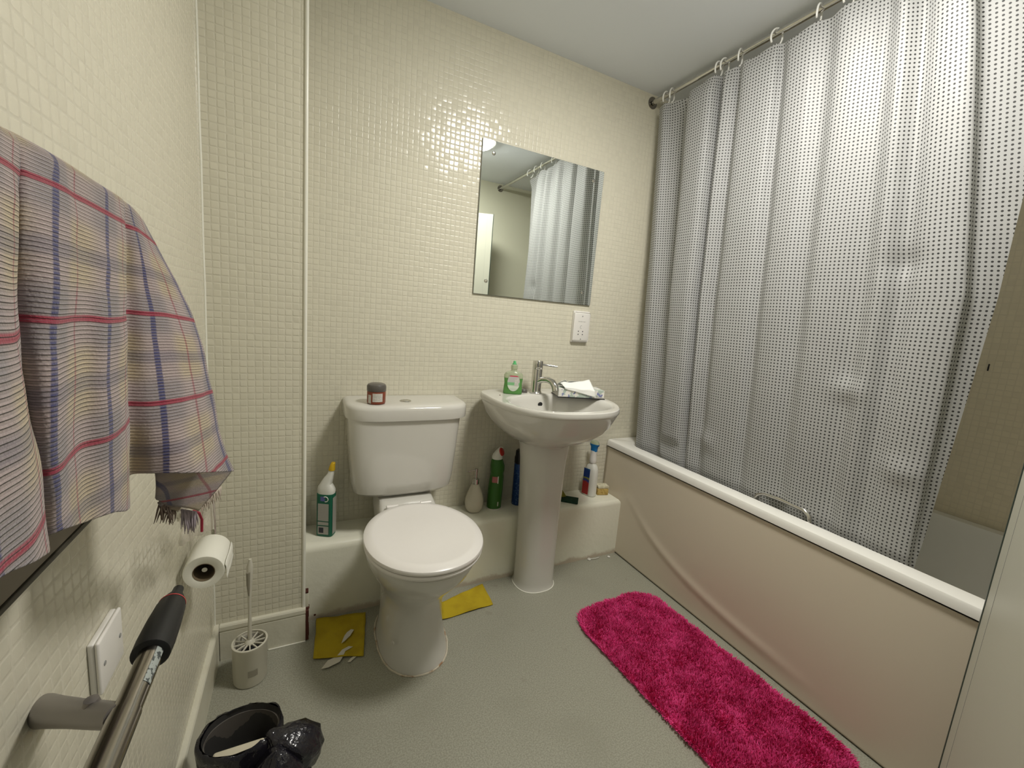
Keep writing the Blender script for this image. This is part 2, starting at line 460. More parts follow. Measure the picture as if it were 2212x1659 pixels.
# translucency
tr = t.new('ShaderNodeBsdfTranslucent'); t.put(tr.inputs[0], t.mix(dot, (.6, .61, .6), (.04, .04, .04)))
mx = t.new('ShaderNodeMixShader'); mx.inputs[0].default_value = .25
t.t.links.new(t.b.outputs[0], mx.inputs[1]); t.t.links.new(tr.outputs[0], mx.inputs[2])
t.t.links.new(mx.outputs[0], t.n['Material Output'].inputs[0])
K = [  # y top, y middle, y bottom, offset towards the bath
    (-.050, -.085, -.120, .00), (-.085, -.13, -.165, -.014), (-.112, -.165, -.20, .012), (-.165, -.205, -.235, .030), (-.222, -.235, -.265, .028),
    (-.236, -.262, -.30, -.028), (-.30, -.32, -.35, -.036), (-.348, -.365, -.40, -.026), (-.368, -.385, -.42, .028), (-.395, -.41, -.445, -.016),
    (-.425, -.435, -.475, -.004), (-.447, -.46, -.50, .016), (-.475, -.50, -.54, -.018), (-.535, -.565, -.60, -.022), (-.585, -.62, -.66, -.012),
    (-.605, -.65, -.69, .012), (-.64, -.69, -.73, -.012), (-.70, -.75, -.79, -.016), (-.75, -.80, -.84, .008), (-.80, -.85, -.89, -.016),
    (-.865, -.92, -.95, -.004), (-.90, -.97, -1.0, .010), (-.94, -1.02, -1.04, -.018), (-.975, -1.065, -1.085, .010), (-1.005, -1.11, -1.125, -.012),
    (-1.04, -1.155, -1.165, -.018), (-1.065, -1.195, -1.200, -.010), (-1.075, -1.203, -1.206, .018), (-1.15, -1.222, -1.2075, .030), (-1.25, -1.243, -1.209, .040)]
NU, NV = 380, 90
grid = [[None] * (NU + 1) for _ in range(NV + 1)]
ZT, ZB = 2.135, .43
def curt_row(v):
    z = ZT + (ZB - ZT) * v
    zm = (z - .56) / (2.135 - .56)
    xb = 1.752 + (RXX + .002 - 1.752) * max(0, zm) if z > .56 else 1.756 + .05 * (.56 - z)
    row = []
    vm = .5
    for i in range(NU + 1):
        a = cr(K, i / NU * (len(K) - 1))
        if v < vm: k = v / vm; k = k ** .8; y = a[0] + (a[1] - a[0]) * k
        else: k = (v - vm) / (1 - vm); y = a[1] + (a[2] - a[1]) * k
        amp = (1.0 if v < .5 else 1.0 - .45 * (v - .5) / .5)
        if v < .03: amp *= .55 + .45 * v / .03
        if z < .62: amp *= max(.25, 1 - (.62 - z) * 6)
        ox = a[3] * amp
        ox += .004 * noise.noise(Vector((y * 9, z * 2.5, 1.3)))
        xx = xb + ox
        if z < .64: xx = max(xx, 1.738)
        row.append(Vector((xx, y, z)))
    return row
for j in range(NV + 1):
    grid[j] = curt_row(j / NV)
# sag of the top hem between rings
for i in range(NU + 1):
    y = grid[0][i].y
    dmin = min(abs(y - ry) for ry in RING_Y)
    sag = -.012 * min(1, dmin / .06)
    for j in range(0, 12): grid[j][i].z += sag * (1 - j / 12)
# small local pinches
for (py_, pz_, s_) in ((-.52, .70, .012), (-.985, 1.0, .012), (-1.06, 1.37, -.012), (-1.15, .80, .010)):
    for row in grid:
        for q in row:
            d2 = ((q.y - py_) / .045) ** 2 + ((q.z - pz_) / .03) ** 2
            q.x -= s_ * math.exp(-d2)
UV = [[None] * (NU + 1) for _ in range(NV + 1)]
mid = grid[NV // 3]; acc = [0]
for i in range(NU): acc.append(acc[-1] + (mid[i + 1] - mid[i]).length)
I0 = int(NU * 26 / 29)
for j in range(NV + 1):
    a_ = acc[I0]
    for i in range(NU + 1):
        if i > I0: a_ += (grid[j][i] - grid[j][i - 1]).length
        UV[j][i] = (acc[i] if i <= I0 else a_, grid[j][i].z)
bm = nb(); ul = bm.loops.layers.uv.new('UVMap')
sheet(bm, grid, UV, ul)
me = bpy.data.meshes.new('shower_curtain'); bm.to_mesh(me); bm.free()
o = link('shower_curtain', me, M['curtain'])
tag(o, 'white shower curtain with small grey dots hanging inside the bath', 'curtain')
# ------------------------------------------------------------ mirror
X0, X1_, Z0, Z1_ = .867, 1.457, 1.221, 1.8155
MI = thing('wall_mirror', (1.162, -.004, 1.518), 'square frameless mirror screwed to the mosaic wall above the basin', 'mirror')
bm = nb(); box(bm, X0, X1_, -.0075, -.0012, Z0, Z1_); o = bm_obj('mirror_back', bm, M['mirror_edge'], MI, smooth=False)
bm = nb(); box(bm, X0 + .001, X1_ - .001, -.0082, -.0076, Z0 + .001, Z1_ - .001); bm_obj('mirror_glass', bm, M['mirror'], MI, smooth=False)
for x, z in ((.915, 1.769), (1.403, 1.768), (1.405, 1.277), (.919, 1.276)):
    bm = nb(); lathe(bm, [(.001, 0), (.008, 0), (.0075, .002), (.005, .0045), (.001, .005)], n=20, mtx=facing((x, -.0082, z), (1, 0, 0), (0, 0, 1)))
    bm_obj('mirror_screw', bm, M['chrome'], MI)
# ------------------------------------------------------------ shaver socket
SS = thing('shaver_socket', (1.414, 0, 1.12), 'white vertical shaver socket on the wall under the mirror corner', 'socket')
bm = nb(); box(bm, 1.369, 1.459, -.012, 0, 1.046, 1.192, .003); bm_obj('socket_plate', bm, M['plastic'], SS)
bm = nb(); box(bm, 1.369, 1.459, -.020, -.0118, 1.052, 1.186, .0075, 4); bm_obj('socket_face', bm, M['plastic'], SS)
for x, z in ((1.398, 1.098), (1.398, 1.084), (1.422, 1.098), (1.422, 1.084)):
    bm = nb(); lathe(bm, [(.0001, 0), (.0026, 0), (.0026, .0006), (.0001, .0006)], n=12, mtx=facing((x, -.0200, z), (1, 0, 0), (0, 0, 1)))
    bm_obj('socket_hole', bm, M['darkprint'], SS)
for z in (1.168, 1.062):
    bm = nb(); lathe(bm, [(.0001, 0), (.003, 0), (.0028, .0008), (.0001, .001)], n=12, mtx=facing((1.414, -.0199, z), (1, 0, 0), (0, 0, 1)))
    bm_obj('socket_screw', bm, M['greyline'], SS)
text('socket_print', 'SHAVERS ONLY', .0062, facing((1.414, -.0201, 1.143), (1, 0, 0), (0, 0, 1)), M['greyline'], SS)
bm = nb(); tube(bm, [Vector((1.412 + .006 * math.cos(a), -.0202, 1.118 + .007 * math.sin(a))) for a in [math.radians(q) for q in range(60, 320, 20)]], .0006, 6)
bm_obj('socket_symbol', bm, M['greyline'], SS)
# ------------------------------------------------------------ toilet
T = thing('toilet', (.59, -.35, 0), 'white close-coupled toilet with closed lid, standing against the boxing', 'toilet')
# cistern body
bm = nb(); rs = []
for z, hw, yf, e in ((.442, .155, -.130, .6), (.447, .172, -.150, .55), (.462, .184, -.166, .5), (.50, .190, -.172, .48), (.62, .200, -.172, .45), (.742, .208, -.174, .42)):
    r = []
    n = 56
    for i in range(n):
        a = 2 * PI * i / n; c, s = math.cos(a), math.sin(a)
        y = (math.copysign(abs(s) ** e, s))
        if e > .5: pass
        yy = (yf / 2) + (-yf / 2 - .002) * y if y > 0 else yf / 2 + (-yf / 2) * y
        bulge = -.012 * (1 - c * c) if s < 0 else 0
        r.append(Vector((.592 + hw * math.copysign(abs(c) ** (e * .9), c), min(-.002, yy + bulge), z)))
    rs.append(r)
rings(bm, rs); bm_obj('cistern', bm, M['white_gloss'], T)
bm = nb()
def lidring(off, z, back=-.001):
    n = 24; P = []
    hw = .2265 + off
    P += [Vector((.602 + hw, back, z)), Vector((.602 + hw, -.04, z))]
    for k in range(n + 1):
        a = PI / 2 * 0 + PI * k / n
        c, s = math.cos(a), math.sin(a)
        P.append(Vector((.602 + hw * math.copysign(abs(c) ** .42, c), -.075 - (.122 + off) * abs(s) ** .75, z)))
    P += [Vector((.602 - hw, -.04, z)), Vector((.602 - hw, back, z))]
    return P
rings(bm, [lidring(-.006, .738), lidring(-.001, .740), lidring(0, .746), lidring(0, .776), lidring(-.002, .785), lidring(-.008, .7905), lidring(-.018, .7935), lidring(-.05, .7945)])
bm_obj('cistern_lid', bm, M['white_gloss'], T)
bm = nb(); lathe(bm, [(.021, -.002), (.0215, .001), (.019, .003), (.017, .0015)], (.588, -.108, .7945), 32); lathe(bm, [(.0165, -.001), (.0165, .0025), (.015, .0035), (.0001, .0037)], (.588, -.108, .7945), 32)
bm_obj('flush_button', bm, M['chrome'], T)
# pan
bm = nb(); rs = []
for z, yb, yf, hw, e in ((0, -.165, -.527, .114, .85), (.006, -.165, -.526, .113, .85), (.03, -.165, -.518, .108, .88), (.09, -.162, -.497, .101, .9), (.16, -.160, -.484, .099, .92),
                         (.20, -.160, -.490, .104, .92), (.25, -.158, -.528, .123, .94), (.30, -.156, -.578, .145, .96), (.345, -.165, -.622, .163, .98),
                         (.385, -.20, -.645, .172, 1), (.402, -.215, -.648, .173, 1), (.408, -.22, -.642, .167, 1)):
    rs.append(sell(.588, (yb + yf) / 2, hw, (yb - yf) / 2, z, 56, e))
rings(bm, rs); bm_obj('bowl', bm, M['white_gloss'], T)
bm = nb(); rs = []
for z, hw, yf in ((.30, .10, -.24), (.34, .102, -.26), (.395, .108, -.27), (.412, .106, -.265), (.436, .098, -.205), (.440, .09, -.195)):
    rs.append(sell(.593, (yf - .02) / 2 - .005, hw, (-.03 - yf) / 2, z, 40, .35))
rings(bm, rs); bm_obj('pan_shelf', bm, M['white_gloss'], T)
def oval(cx, cy, a, b, z, n=64):
    r = []
    for i in range(n):
        t_ = 2 * PI * i / n; c, s = math.cos(t_), math.sin(t_)
        aa = a * (1 - .05 * max(0, s)) ; r.append(Vector((cx + aa * math.copysign(abs(c) ** .96, c), cy + b * math.copysign(abs(s) ** .93, s), z)))
    return r
sc_ = (.588, -.444)
bm = nb(); rings(bm, [oval(*sc_, .172, .206, .4085), oval(*sc_, .178, .212, .411), oval(*sc_, .180, .214, .417), oval(*sc_, .178, .212, .4225), oval(*sc_, .172, .206, .4245)])
bm_obj('seat', bm, M['lid'], T)
bm = nb(); rings(bm, [oval(*sc_, .175, .209, .4255), oval(*sc_, .1815, .2155, .428), oval(*sc_, .183, .217, .433), oval(*sc_, .181, .215, .439), oval(*sc_, .174, .208, .4435), oval(*sc_, .16, .194, .4465), oval(*sc_, .152, .186, .4468), oval(*sc_, .148, .182, .4458), oval(*sc_, .08, .1, .4462)])
bm_obj('seat_lid', bm, M['lid'], T)
for x in (.53, .65):
    bm = nb(); tube(bm, [(x - .02, -.232, .436), (x + .02, -.232, .436)], .008, 14); bm_obj('hinge', bm, M['lid'], T)
bm = nb(); lathe(bm, [(.001, 0), (.007, 0), (.006, .003), (.001, .0035)], n=14, mtx=facing((.502, -.462, .085), (.6, -.8, 0), (0, 0, 1))); bm_obj('fixing_cap', bm, M['plastic_g'], T)
# sealant around the foot
M['sealant'] = grime(mat('dirty_sealant', (.6, .55, .4), .6), (.60, .55, .44), (.34, .20, .11), 30, .50, .66)
bm = nb(); pts = [q + Vector((0, 0, .0015)) for q in sell(.588, -.346, .1165, .1835, 0, 64, .85)]
pts = [Vector((q.x + random.uniform(-.001, .001), q.y + random.uniform(-.001, .001), q.z)) for q in pts]; pts.append(pts[0]); tube(bm, pts, .003, 6)
bm_obj('sealant', bm, M['sealant'], T)
# water inlet under the cistern
bm = nb(); lathe(bm, [(.001, -.03), (.011, -.03), (.0115, -.012), (.016, -.012), (.0165, .002), (.012, .003), (.012, .014), (.001, .014)], n=24, mtx=facing((.738, -.05, .425), (0, 1, 0), (0, 0, 1)))
bm_obj('inlet_valve', bm, M['plastic_g'], T)
bm = nb(); tube(bm, [(.716, -.05, .445), (.716, -.05, .39), (.716, -.048, .30)], .009, 14)
bm_obj('inlet_pipe', bm, M['plastic_g'], T)
# jar on the cistern
J = thing('jar', (.478, -.135, .7945), 'brown-red cream jar with grey lid and white label on the cistern', 'jar')
M['jarb'] = mat('amber_plastic', (.22, .05, .025), .25); M['jarl'] = mat('grey_lid', (.105, .095, .085), .3)
jc = (.478, -.135, .7945)
bm = nb(); lathe(bm, [(.028, 0), (.031, .002), (.032, .006), (.032, .044), (.030, .048)], jc, 36); bm_obj('body', bm, M['jarb'], J)
bm = nb(); lathe(bm, [(.0325, .0455), (.0332, .047), (.0332, .063), (.030, .069), (.022, .0725), (.0005, .073)], jc, 36); bm_obj('lid', bm, M['jarl'], J)
M['label'] = mat('printed_label', (.62, .6, .55), .5)
t = NT(M['label']); q = t.sep(t.pos())
ln_ = t.m('MULTIPLY', t.step(t.m('SINE', t.m('MULTIPLY', q[2], 1500)), .0, .5), t.step(t.noise(260, t.pos(), 1), .4, .5))
t.put(t.b.inputs['Base Color'], t.mix(t.m('MULTIPLY', ln_, .6), (.62, .6, .55), (.26, .26, .25)))
def wrap(name, c, r, a0, a1, z0, z1, ma, parent, n=14, sx=1, sy=1):
    bm = nb()
    sheet(bm, [[Vector((c[0] + sx * r * math.cos(math.radians(a0 + (a1 - a0) * i / n)), c[1] + sy * r * math.sin(math.radians(a0 + (a1 - a0) * i / n)), c[2] + z)) for i in range(n + 1)] for z in (z0, z1)])
    return bm_obj(name, bm, ma, parent, auto=False)
wrap('label', jc, .0323, 238, 302, .010, .040, M['label'], J)
wrap('side_label', jc, .0323, 205, 228, .004, .034, M['label'], J)
# ------------------------------------------------------------ wash basin
W = thing('wash_basin', (1.16, -.2, 0), 'white pedestal wash basin below the mirror', 'basin')
def O(k, z, cx=1.16):
    n = 72; r = []
    for i in range(n):
        a = 2 * PI * i / n; c, s = math.cos(a), math.sin(a)
        x = cx + .262 * math.copysign(abs(c) ** .80, c)
        y = -.195 - .297 * abs(s) ** .92 if s < 0 else -.195 + .193 * min(1, abs(s) ** .32)
        px, py = 1.155 + .10 * c, -.2 + .095 * s
        r.append(Vector((px + (x - px) * k, min(-.002, py + (y - py) * k), z)))
    return r
def Bw(k, z, dy=0):
    n = 72; r = []
    for i in range(n):
        a = 2 * PI * i / n; c, s = math.cos(a), math.sin(a)
        r.append(Vector((1.16 + .212 * k * math.copysign(abs(c) ** .9, c), -.292 + dy + .155 * k * math.copysign(abs(s) ** .9, s), z)))
    return r
ZR = .822
bm = nb()
rings(bm, [O(.0, .625), O(.10, .645), O(.34, .66), O(.56, .685), O(.74, .715), O(.86, .745), O(.93, .775), O(.965, .790), O(.972, .796), O(.992, .799), O(1.0, .804), O(1.0, .812), O(.993, .819), O(.975, ZR),
           Bw(1.10, ZR), Bw(1.05, ZR - .001), Bw(1.0, ZR - .008), Bw(.96, ZR - .025), Bw(.90, ZR - .06), Bw(.78, ZR - .10), Bw(.55, ZR - .125), Bw(.25, ZR - .132), Bw(.09, ZR - .134)], True, True)
bm_obj('basin', bm, M['white_gloss'], W)
bm = nb(); rs = []
for z, a, b, cy in ((0, .089, .082, -.22), (.004, .087, .080, -.22), (.03, .085, .078, -.219), (.12, .085, .078, -.218), (.28, .087, .079, -.214), (.45, .091, .083, -.21), (.56, .096, .088, -.206), (.62, .103, .094, -.204), (.655, .112, .1, -.202)):
    rs.append(sell(1.155, cy, a, b, z, 48, .85, ymax=-.1555 if z < .3 else None))
rings(bm, rs); bm_obj('pedestal', bm, M['white_gloss'], W)
bm = nb(); pts = [q + Vector((0, 0, .0012)) for q in sell(1.155, -.22, .0895, .0825, 0, 48, .85, ymax=-.157)]; pts.append(pts[0]); tube(bm, pts, .0022, 6); bm_obj('sealant', bm, M['bead'], W)
bm = nb(); lathe(bm, [(.0001, 0), (.0105, 0), (.0105, .003), (.0001, .003)], n=24, mtx=facing((1.150, -.148, .781), (1, 0, 0), (0, -.25, 1))); bm_obj('overflow_hole', bm, M['black'], W)
bm = nb(); lathe(bm, [(.0001, 0), (.0165, 0), (.0165, .006), (.014, .012), (.012, .014), (.0001, .0145)], (1.098, -.088, ZR), 22); bm_obj('tap_hole_cap', bm, M['jarl'], W)
# mixer tap
TP = thing('mixer_tap', (1.155, -.105, ZR), 'chrome single-lever mixer tap on the basin between soap and tissues', 'tap')
tc = (1.148, -.104, ZR + .001)
bm = nb(); lathe(bm, [(.027, 0), (.0275, .003), (.024, .008), (.0225, .012), (.0222, .1), (.0215, .102), (.0215, .1045)], tc, 32); bm_obj('tap_body', bm, M['chrome'], TP)
bm = nb(); lathe(bm, [(.0215, .1045), (.0222, .106), (.0222, .137), (.0205, .140), (.0001, .1405)], tc, 32); bm_obj('tap_head', bm, M['chrome'], TP)
bm = nb(); v = Vector(tc); tube(bm, [v + Vector((.018, -.004, .124)), v + Vector((.045, -.02, .122)), v + Vector((.078, -.034, .119))], .0047, 14); bm_obj('lever', bm, M['chrome'], TP)
bm = nb(); tube(bm, [v + Vector(q) for q in ((.002, -.012, .052), (.012, -.035, .063), (.022, -.06, .066), (.030, -.083, .060), (.034, -.098, .044), (.035, -.104, .026))], .012, 20, rs=[.0125, .013, .0132, .0138, .0142, .0145]); bm_obj('spout', bm, M['chrome'], TP)
# hand soap
HS = thing('hand_soap_bottle', (1.03, -.115, ZR), 'clear green hand soap squeeze bottle with oval label on the basin', 'bottle')
M['soap'] = mat('green_soap', (.16, .42, .12), .12, trans=.55, ior=1.35); M['clear'] = mat('clear_plastic', (.62, .68, .5), .15, trans=.6, ior=1.3); M['grn'] = mat('green_cap', (.12, .5, .2), .35)
hc = (1.03, -.115, ZR + .0005)
hm = Matrix.Translation(Vector(hc)) @ Matrix.Rotation(math.radians(-22), 4, 'Z') @ Matrix.Translation(-Vector(hc))
def sect(prof, e=.7, n=36, c=hc, mm=hm):
    return [[mm @ q for q in sell(c[0], c[1], a, b, c[2] + z, n, e)] for z, a, b in prof]
bm = nb(); rings(bm, sect([(0, .037, .018), (.003, .040, .021), (.02, .039, .021), (.045, .037, .020), (.066, .0395, .021)])); bm_obj('soap_fill', bm, M['soap'], HS)
bm = nb(); rings(bm, sect([(.0662, .0395, .021), (.078, .040, .021), (.088, .034, .019), (.093, .020, .015), (.097, .0125, .0125), (.103, .012, .012)], .8)); bm_obj('shoulder', bm, M['clear'], HS)
bm = nb(); lathe(bm, [(.0135, .1035), (.0135, .119), (.0105, .122), (.0085, .123)], hc, 24); bm_obj('cap', bm, M['clear'], HS)
bm = nb(); lathe(bm, [(.009, .1232), (.009, .127), (.006, .128), (.0055, .137), (.0001, .138)], hc, 24); bm_obj('valve', bm, M['grn'], HS)
M['soaplabel'] = mat('soap_label', (.6, .62, .55), .45)
t = NT(M['soaplabel']); q = t.sep(t.pos()); hz = t.m('SUBTRACT', q[2], ZR)
c1 = t.mix(t.step(hz, .036, .040), (.62, .68, .58), (.20, .47, .22))
c1 = t.mix(t.step(hz, .048, .053), c1, (.50, .49, .47))
c1 = t.mix(t.step(hz, .0735, .0745), c1, (.55, .05, .1))
ln_ = t.m('MULTIPLY', t.step(t.m('SINE', t.m('MULTIPLY', q[2], 1900)), .1, .5), t.m('SUBTRACT', 1, t.step(hz, .024, .027)))
t.put(t.b.inputs['Base Color'], t.mix(t.m('MULTIPLY', ln_, .5), c1, (.2, .25, .2)))
bm = nb(); n = 28
vs = [bm.verts.new(hm @ Vector((hc[0] + .026 * math.cos(a), hc[1] - .0222, hc[2] + min(.078, .049 + .036 * math.sin(a))))) for a in [2 * PI * i / n for i in range(n)]]
bm.faces.new(vs); bm_obj('label', bm, M['soaplabel'], HS, smooth=False)
bm = nb(); box(bm, hc[0] + .004, hc[0] + .021, hc[1] - .0228, hc[1] - .0223, hc[2] + .036, hc[2] + .068, mtx=hm); bm_obj('info_panel', bm, M['label'], HS, smooth=False)
# tissue box
TB = thing('tissue_box', (1.33, -.15, ZR), 'white tissue box with blue-green print and a tissue pulled out, right end of basin', 'box')
zb = ZR + .0035
P0 = Vector((1.20, -.205, zb)); P1 = Vector((1.395, -.262, zb))   # front bottom edge
ux = (P1 - P0).normalized(); uy = Vector((-ux.y, ux.x, 0)); tl = (P1 - P0).length
tm = Matrix((ux, uy, Vector((0, 0, 1)))).transposed().to_4x4(); tm.translation = P0
M['tbox'] = mat('tissue_carton', (.78, .76, .71), .45)
t = NT(M['tbox']); p = t.new('ShaderNodeNewGeometry')
n_ = t.noise(28, t.pos(), 3); n2_ = t.noise(60, t.pos(), 3)
up_ = t.sep(p.outputs['Normal'])[2]
c1 = t.mix(t.step(n_, .5, .56), (.78, .76, .71), (.42, .50, .44)); c1 = t.mix(t.step(n2_, .60, .64), c1, (.20, .22, .42))
t.put(t.b.inputs['Base Color'], c1)
o = boxo('carton', (0, tl, .0, .10, 0, .034), M['tbox'], TB, bev=.0008, seg=1, mtx=tm)
M['carton_end'] = mat('carton_end', (.42, .40, .36), .55)
bm = nb(); box(bm, -.0006, .0, .002, .098, .001, .033, mtx=tm); bm_obj('carton_end', bm, M['carton_end'], TB, smooth=False)
text('carton_print', 'Kleenex', .0085, facing(tm @ Vector((tl - .022, -.0009, .007)), ux, (0, 0, 1)), M['greyline'], TB)
M['tissue'] = mat('white_tissue', (.88, .89, .86), .8)
bm = nb()
g = []
for j in range(17):
    v_ = j / 16; row = []
    for i in range(25):
        u_ = i / 24
        zt_, zb_ = .050 + .018 * u_ + .002 * math.sin(u_ * 9), .0345 - .030 * u_ ** 1.1
        x0_, x1_ = .020 + .132 * u_, .026 + .136 * u_
        x = x0_ + (x1_ - x0_) * v_
        y = max(-.0035 - .0015 * math.sin(u_ * 6 + v_ * 3) ** 2, .060 * (1 - v_ / .5))
        z = zt_ + (zb_ - zt_) * v_ + .002 * math.sin(u_ * 14 + v_ * 5) * (1 - v_)
        row.append(tm @ Vector((x, y, z)))
    g.append(row)
sheet(bm, g)
o = bm_obj('tissue', bm, M['tissue'], TB, auto=False); solid(o, .0006)
g = []
bm = nb()
for j in range(9):
    v_ = j / 8
    g.append([tm @ Vector((.012 + i / 24 * .155, .055 + v_ * .022, .036 + (.026 * math.sin(PI * min(1, i / 24 * 1.1)) + (.013 if i < 6 else 0)) * (1 - v_ * v_) + .001 * math.sin(i))) for i in range(25)])
sheet(bm, g); o = bm_obj('tissue_fold', bm, M['tissue'], TB, auto=False); solid(o, .0006)
# thin black slab under the tissue box
o = boxo('dark_slab', (-.002, tl + .004, -.003, .10, -.003, -.0002), M['blackp'], None, mtx=tm)
tag(o, 'thin black slab under the tissue box on the basin rim', 'tray')
bm = nb(); lathe(bm, [(.0001, 0), (.0026, 0), (.002, .002), (.0001, .0022)], (.957, -.15, ZR), 10); bm_obj('drip_spot', bm, M['brown'], W)
# ------------------------------------------------------------ things on the boxing
ZX = .29
# white / green toilet cleaner with yellow cap
C1 = thing('toilet_cleaner_bottle', (.322, -.085, ZX), 'white and green toilet cleaner bottle with yellow cap on the boxing, left of the toilet', 'bottle')
M['wht'] = mat('bottle_white', (.74, .74, .68), .3); M['tgreen'] = mat('teal_green', (.01, .13, .075), .35); M['yel'] = mat('yellow_cap', (.65, .42, .015), .4)
cc = (.322, -.085, ZX)
cm = Matrix.Translation(Vector(cc)) @ Matrix.Rotation(math.radians(-28), 4, 'Z') @ Matrix.Translation(-Vector(cc))
bm = nb(); rings(bm, sect([(0, .027, .019), (.003, .030, .021), (.16, .030, .021), (.163, .0302, .021)], .45, 40, cc, cm)); bm_obj('label_sleeve', bm, M['tgreen'], C1)
bm = nb(); rs = []
for z, a, b, ox in ((.1632, .030, .021, 0), (.176, .031, .021, 0), (.188, .027, .020, -.002), (.198, .020, .018, -.002), (.212, .018, .016, .003), (.224, .015, .014, .008), (.236, .011, .011, .014), (.248, .009, .009, .017), (.252, .009, .009, .018)):
    rs.append([cm @ (q + Vector((ox, 0, 0))) for q in sell(cc[0], cc[1], a, b, cc[2] + z, 40, .75)])
rings(bm, rs); bm_obj('bottle_top', bm, M['wht'], C1)
bm = nb(); rs = []
for z, a, ox in ((.250, .0105, .018), (.254, .011, .018), (.268, .009, .020), (.278, .0075, .023), (.280, .006, .023)):
    rs.append([cm @ (q + Vector((ox, 0, 0))) for q in sell(cc[0], cc[1], a, a, cc[2] + z, 24, .9)])
rings(bm, rs); bm_obj('cap', bm, M['yel'], C1)
def plate(name, c, mm, a0, a1, z0, z1, yy, ma, parent):
    bm = nb(); box(bm, c[0] + a0, c[0] + a1, c[1] + yy - .0004, c[1] + yy, c[2] + z0, c[2] + z1, mtx=mm); return bm_obj(name, bm, ma, parent, smooth=False)
M['greylab'] = mat('grey_label', (.36, .35, .31), .5)
t = NT(M['greylab']); q = t.sep(t.pos())
ln_ = t.m('MULTIPLY', t.step(t.m('SINE', t.m('MULTIPLY', q[2], 1000)), .3, .7), .5)
t.put(t.b.inputs['Base Color'], t.mix(ln_, (.40, .39, .35), (.28, .27, .25)))
plate('text_panel', cc, cm, -.021, .018, .062, .128, -.0211, M['greylab'], C1)
plate('icon_strip', cc, cm, -.021, .018, .046, .058, -.0211, M['greylab'], C1)
plate('barcode_panel', cc, cm, -.021, .018, .010, .041, -.0211, M['greylab'], C1)
plate('barcode', cc, cm, -.017, .0, .016, .036, -.0216, M['darkprint'], C1)
bm = nb(); tube(bm, [cm @ Vector((cc[0] + .006 + .0095 * math.cos(a), cc[1] - .0215, cc[2] + .146 + .0095 * math.sin(a))) for a in [math.radians(z) for z in range(-100, 130, 15)]], .0016, 6); bm_obj('round_emblem', bm, M['wht'], C1)
plate('blue_print', cc, cm, -.012, .004, .138, .155, -.0211, mat('blue_print', (.12, .13, .35), .5), C1)
bm = nb(); box(bm, cc[0] + .0302, cc[0] + .0306, cc[1] - .015, cc[1] + .014, cc[2] + .01, cc[2] + .15, mtx=cm); bm_obj('side_label', bm, M['greylab'], C1, smooth=False)
# ceramic soap dispenser
D = thing('soap_dispenser', (.915, -.062, ZX), 'white teardrop soap dispenser with chrome pump on the boxing beside the toilet', 'dispenser')
dc = (.915, -.062, ZX)
M['cream'] = mat('cream_ceramic', (.62, .58, .47), .25)
bm = nb(); lathe(bm, [(.022, 0), (.03, .003), (.038, .018), (.041, .038), (.039, .058), (.033, .08), (.025, .102), (.018, .118), (.0155, .124)], dc, 36); bm_obj('bottle', bm, M['cream'], D)
bm = nb(); lathe(bm, [(.0145, .124), (.0148, .126), (.0148, .146), (.012, .148), (.0055, .1485), (.0055, .176), (.0068, .177), (.0068, .192), (.0001, .193)], dc, 24); bm_obj('pump', bm, M['chrome'], D)
bm = nb(); tube(bm, [(dc[0], dc[1], dc[2] + .186), (dc[0] - .025, dc[1] - .004, dc[2] + .186), (dc[0] - .040, dc[1] - .006, dc[2] + .183)], .0032, 10); bm_obj('nozzle', bm, M['chrome'], D)
# green bleach bottle with red and white cap
G = thing('bleach_bottle', (1.012, -.06, ZX), 'green bleach bottle with red and white angled cap, between dispenser and pedestal', 'bottle')
gc = (1.012, -.06, ZX)
M['bgreen'] = mat('bottle_green', (.035, .13, .018), .3); M['red'] = mat('red_cap', (.42, .02, .012), .4); M['pink'] = mat('pink_label', (.42, .14, .14), .5)
bm = nb(); rs = []
for z, a, b, ox in ((0, .028, .024, 0), (.004, .032, .028, 0), (.09, .0325, .028, .001), (.15, .030, .027, .004), (.165, .028, .026, .004), (.178, .031, .027, .004), (.20, .031, .026, .003), (.22, .027, .022, .0), (.232, .022, .018, -.001), (.236, .018, .017, -.001)):
    rs.append([q + Vector((ox, 0, 0)) for q in sell(gc[0], gc[1], a, b, gc[2] + z, 40, .85)])
rings(bm, rs); bm_obj('bottle', bm, M['bgreen'], G)
bm = nb(); lathe(bm, [(.029, .0), (.0325, .0), (.0328, .005), (.0322, .006)], gc, 36); bm_obj('base_rim', bm, M['plastic_g'], G)
bm = nb(); rs = []
for z, a, ox in ((.230, .023, -.001), (.238, .024, -.001), (.250, .022, .001), (.262, .018, .006), (.272, .013, .011), (.280, .008, .014)):
    rs.append([q + Vector((ox, 0, 0)) for q in sell(gc[0], gc[1], a, a * .9, gc[2] + z, 28, .95)])
rings(bm, rs); bm_obj('cap', bm, M['wht'], G)
bm = nb(); lathe(bm, [(.0001, .004), (.008, .0035), (.0135, .001), (.015, -.004), (.012, -.006)], n=24, mtx=facing((gc[0] + .014, gc[1] - .014, gc[2] + .264), (1, .5, -.25), (-.1, .35, 1)), sy=1.25); bm_obj('cap_button', bm, M['red'], G)
wrap('label', gc, .0329, 218, 262, .128, .155, M['pink'], G, sy=.87)
wrap('label_edge', gc, .0330, 262, 270, .124, .157, M['wht'], G, sy=.87)
wrap('printed_mark', gc, .0332, 275, 284, .018, .038, M['plastic_g'], G, sy=.87)
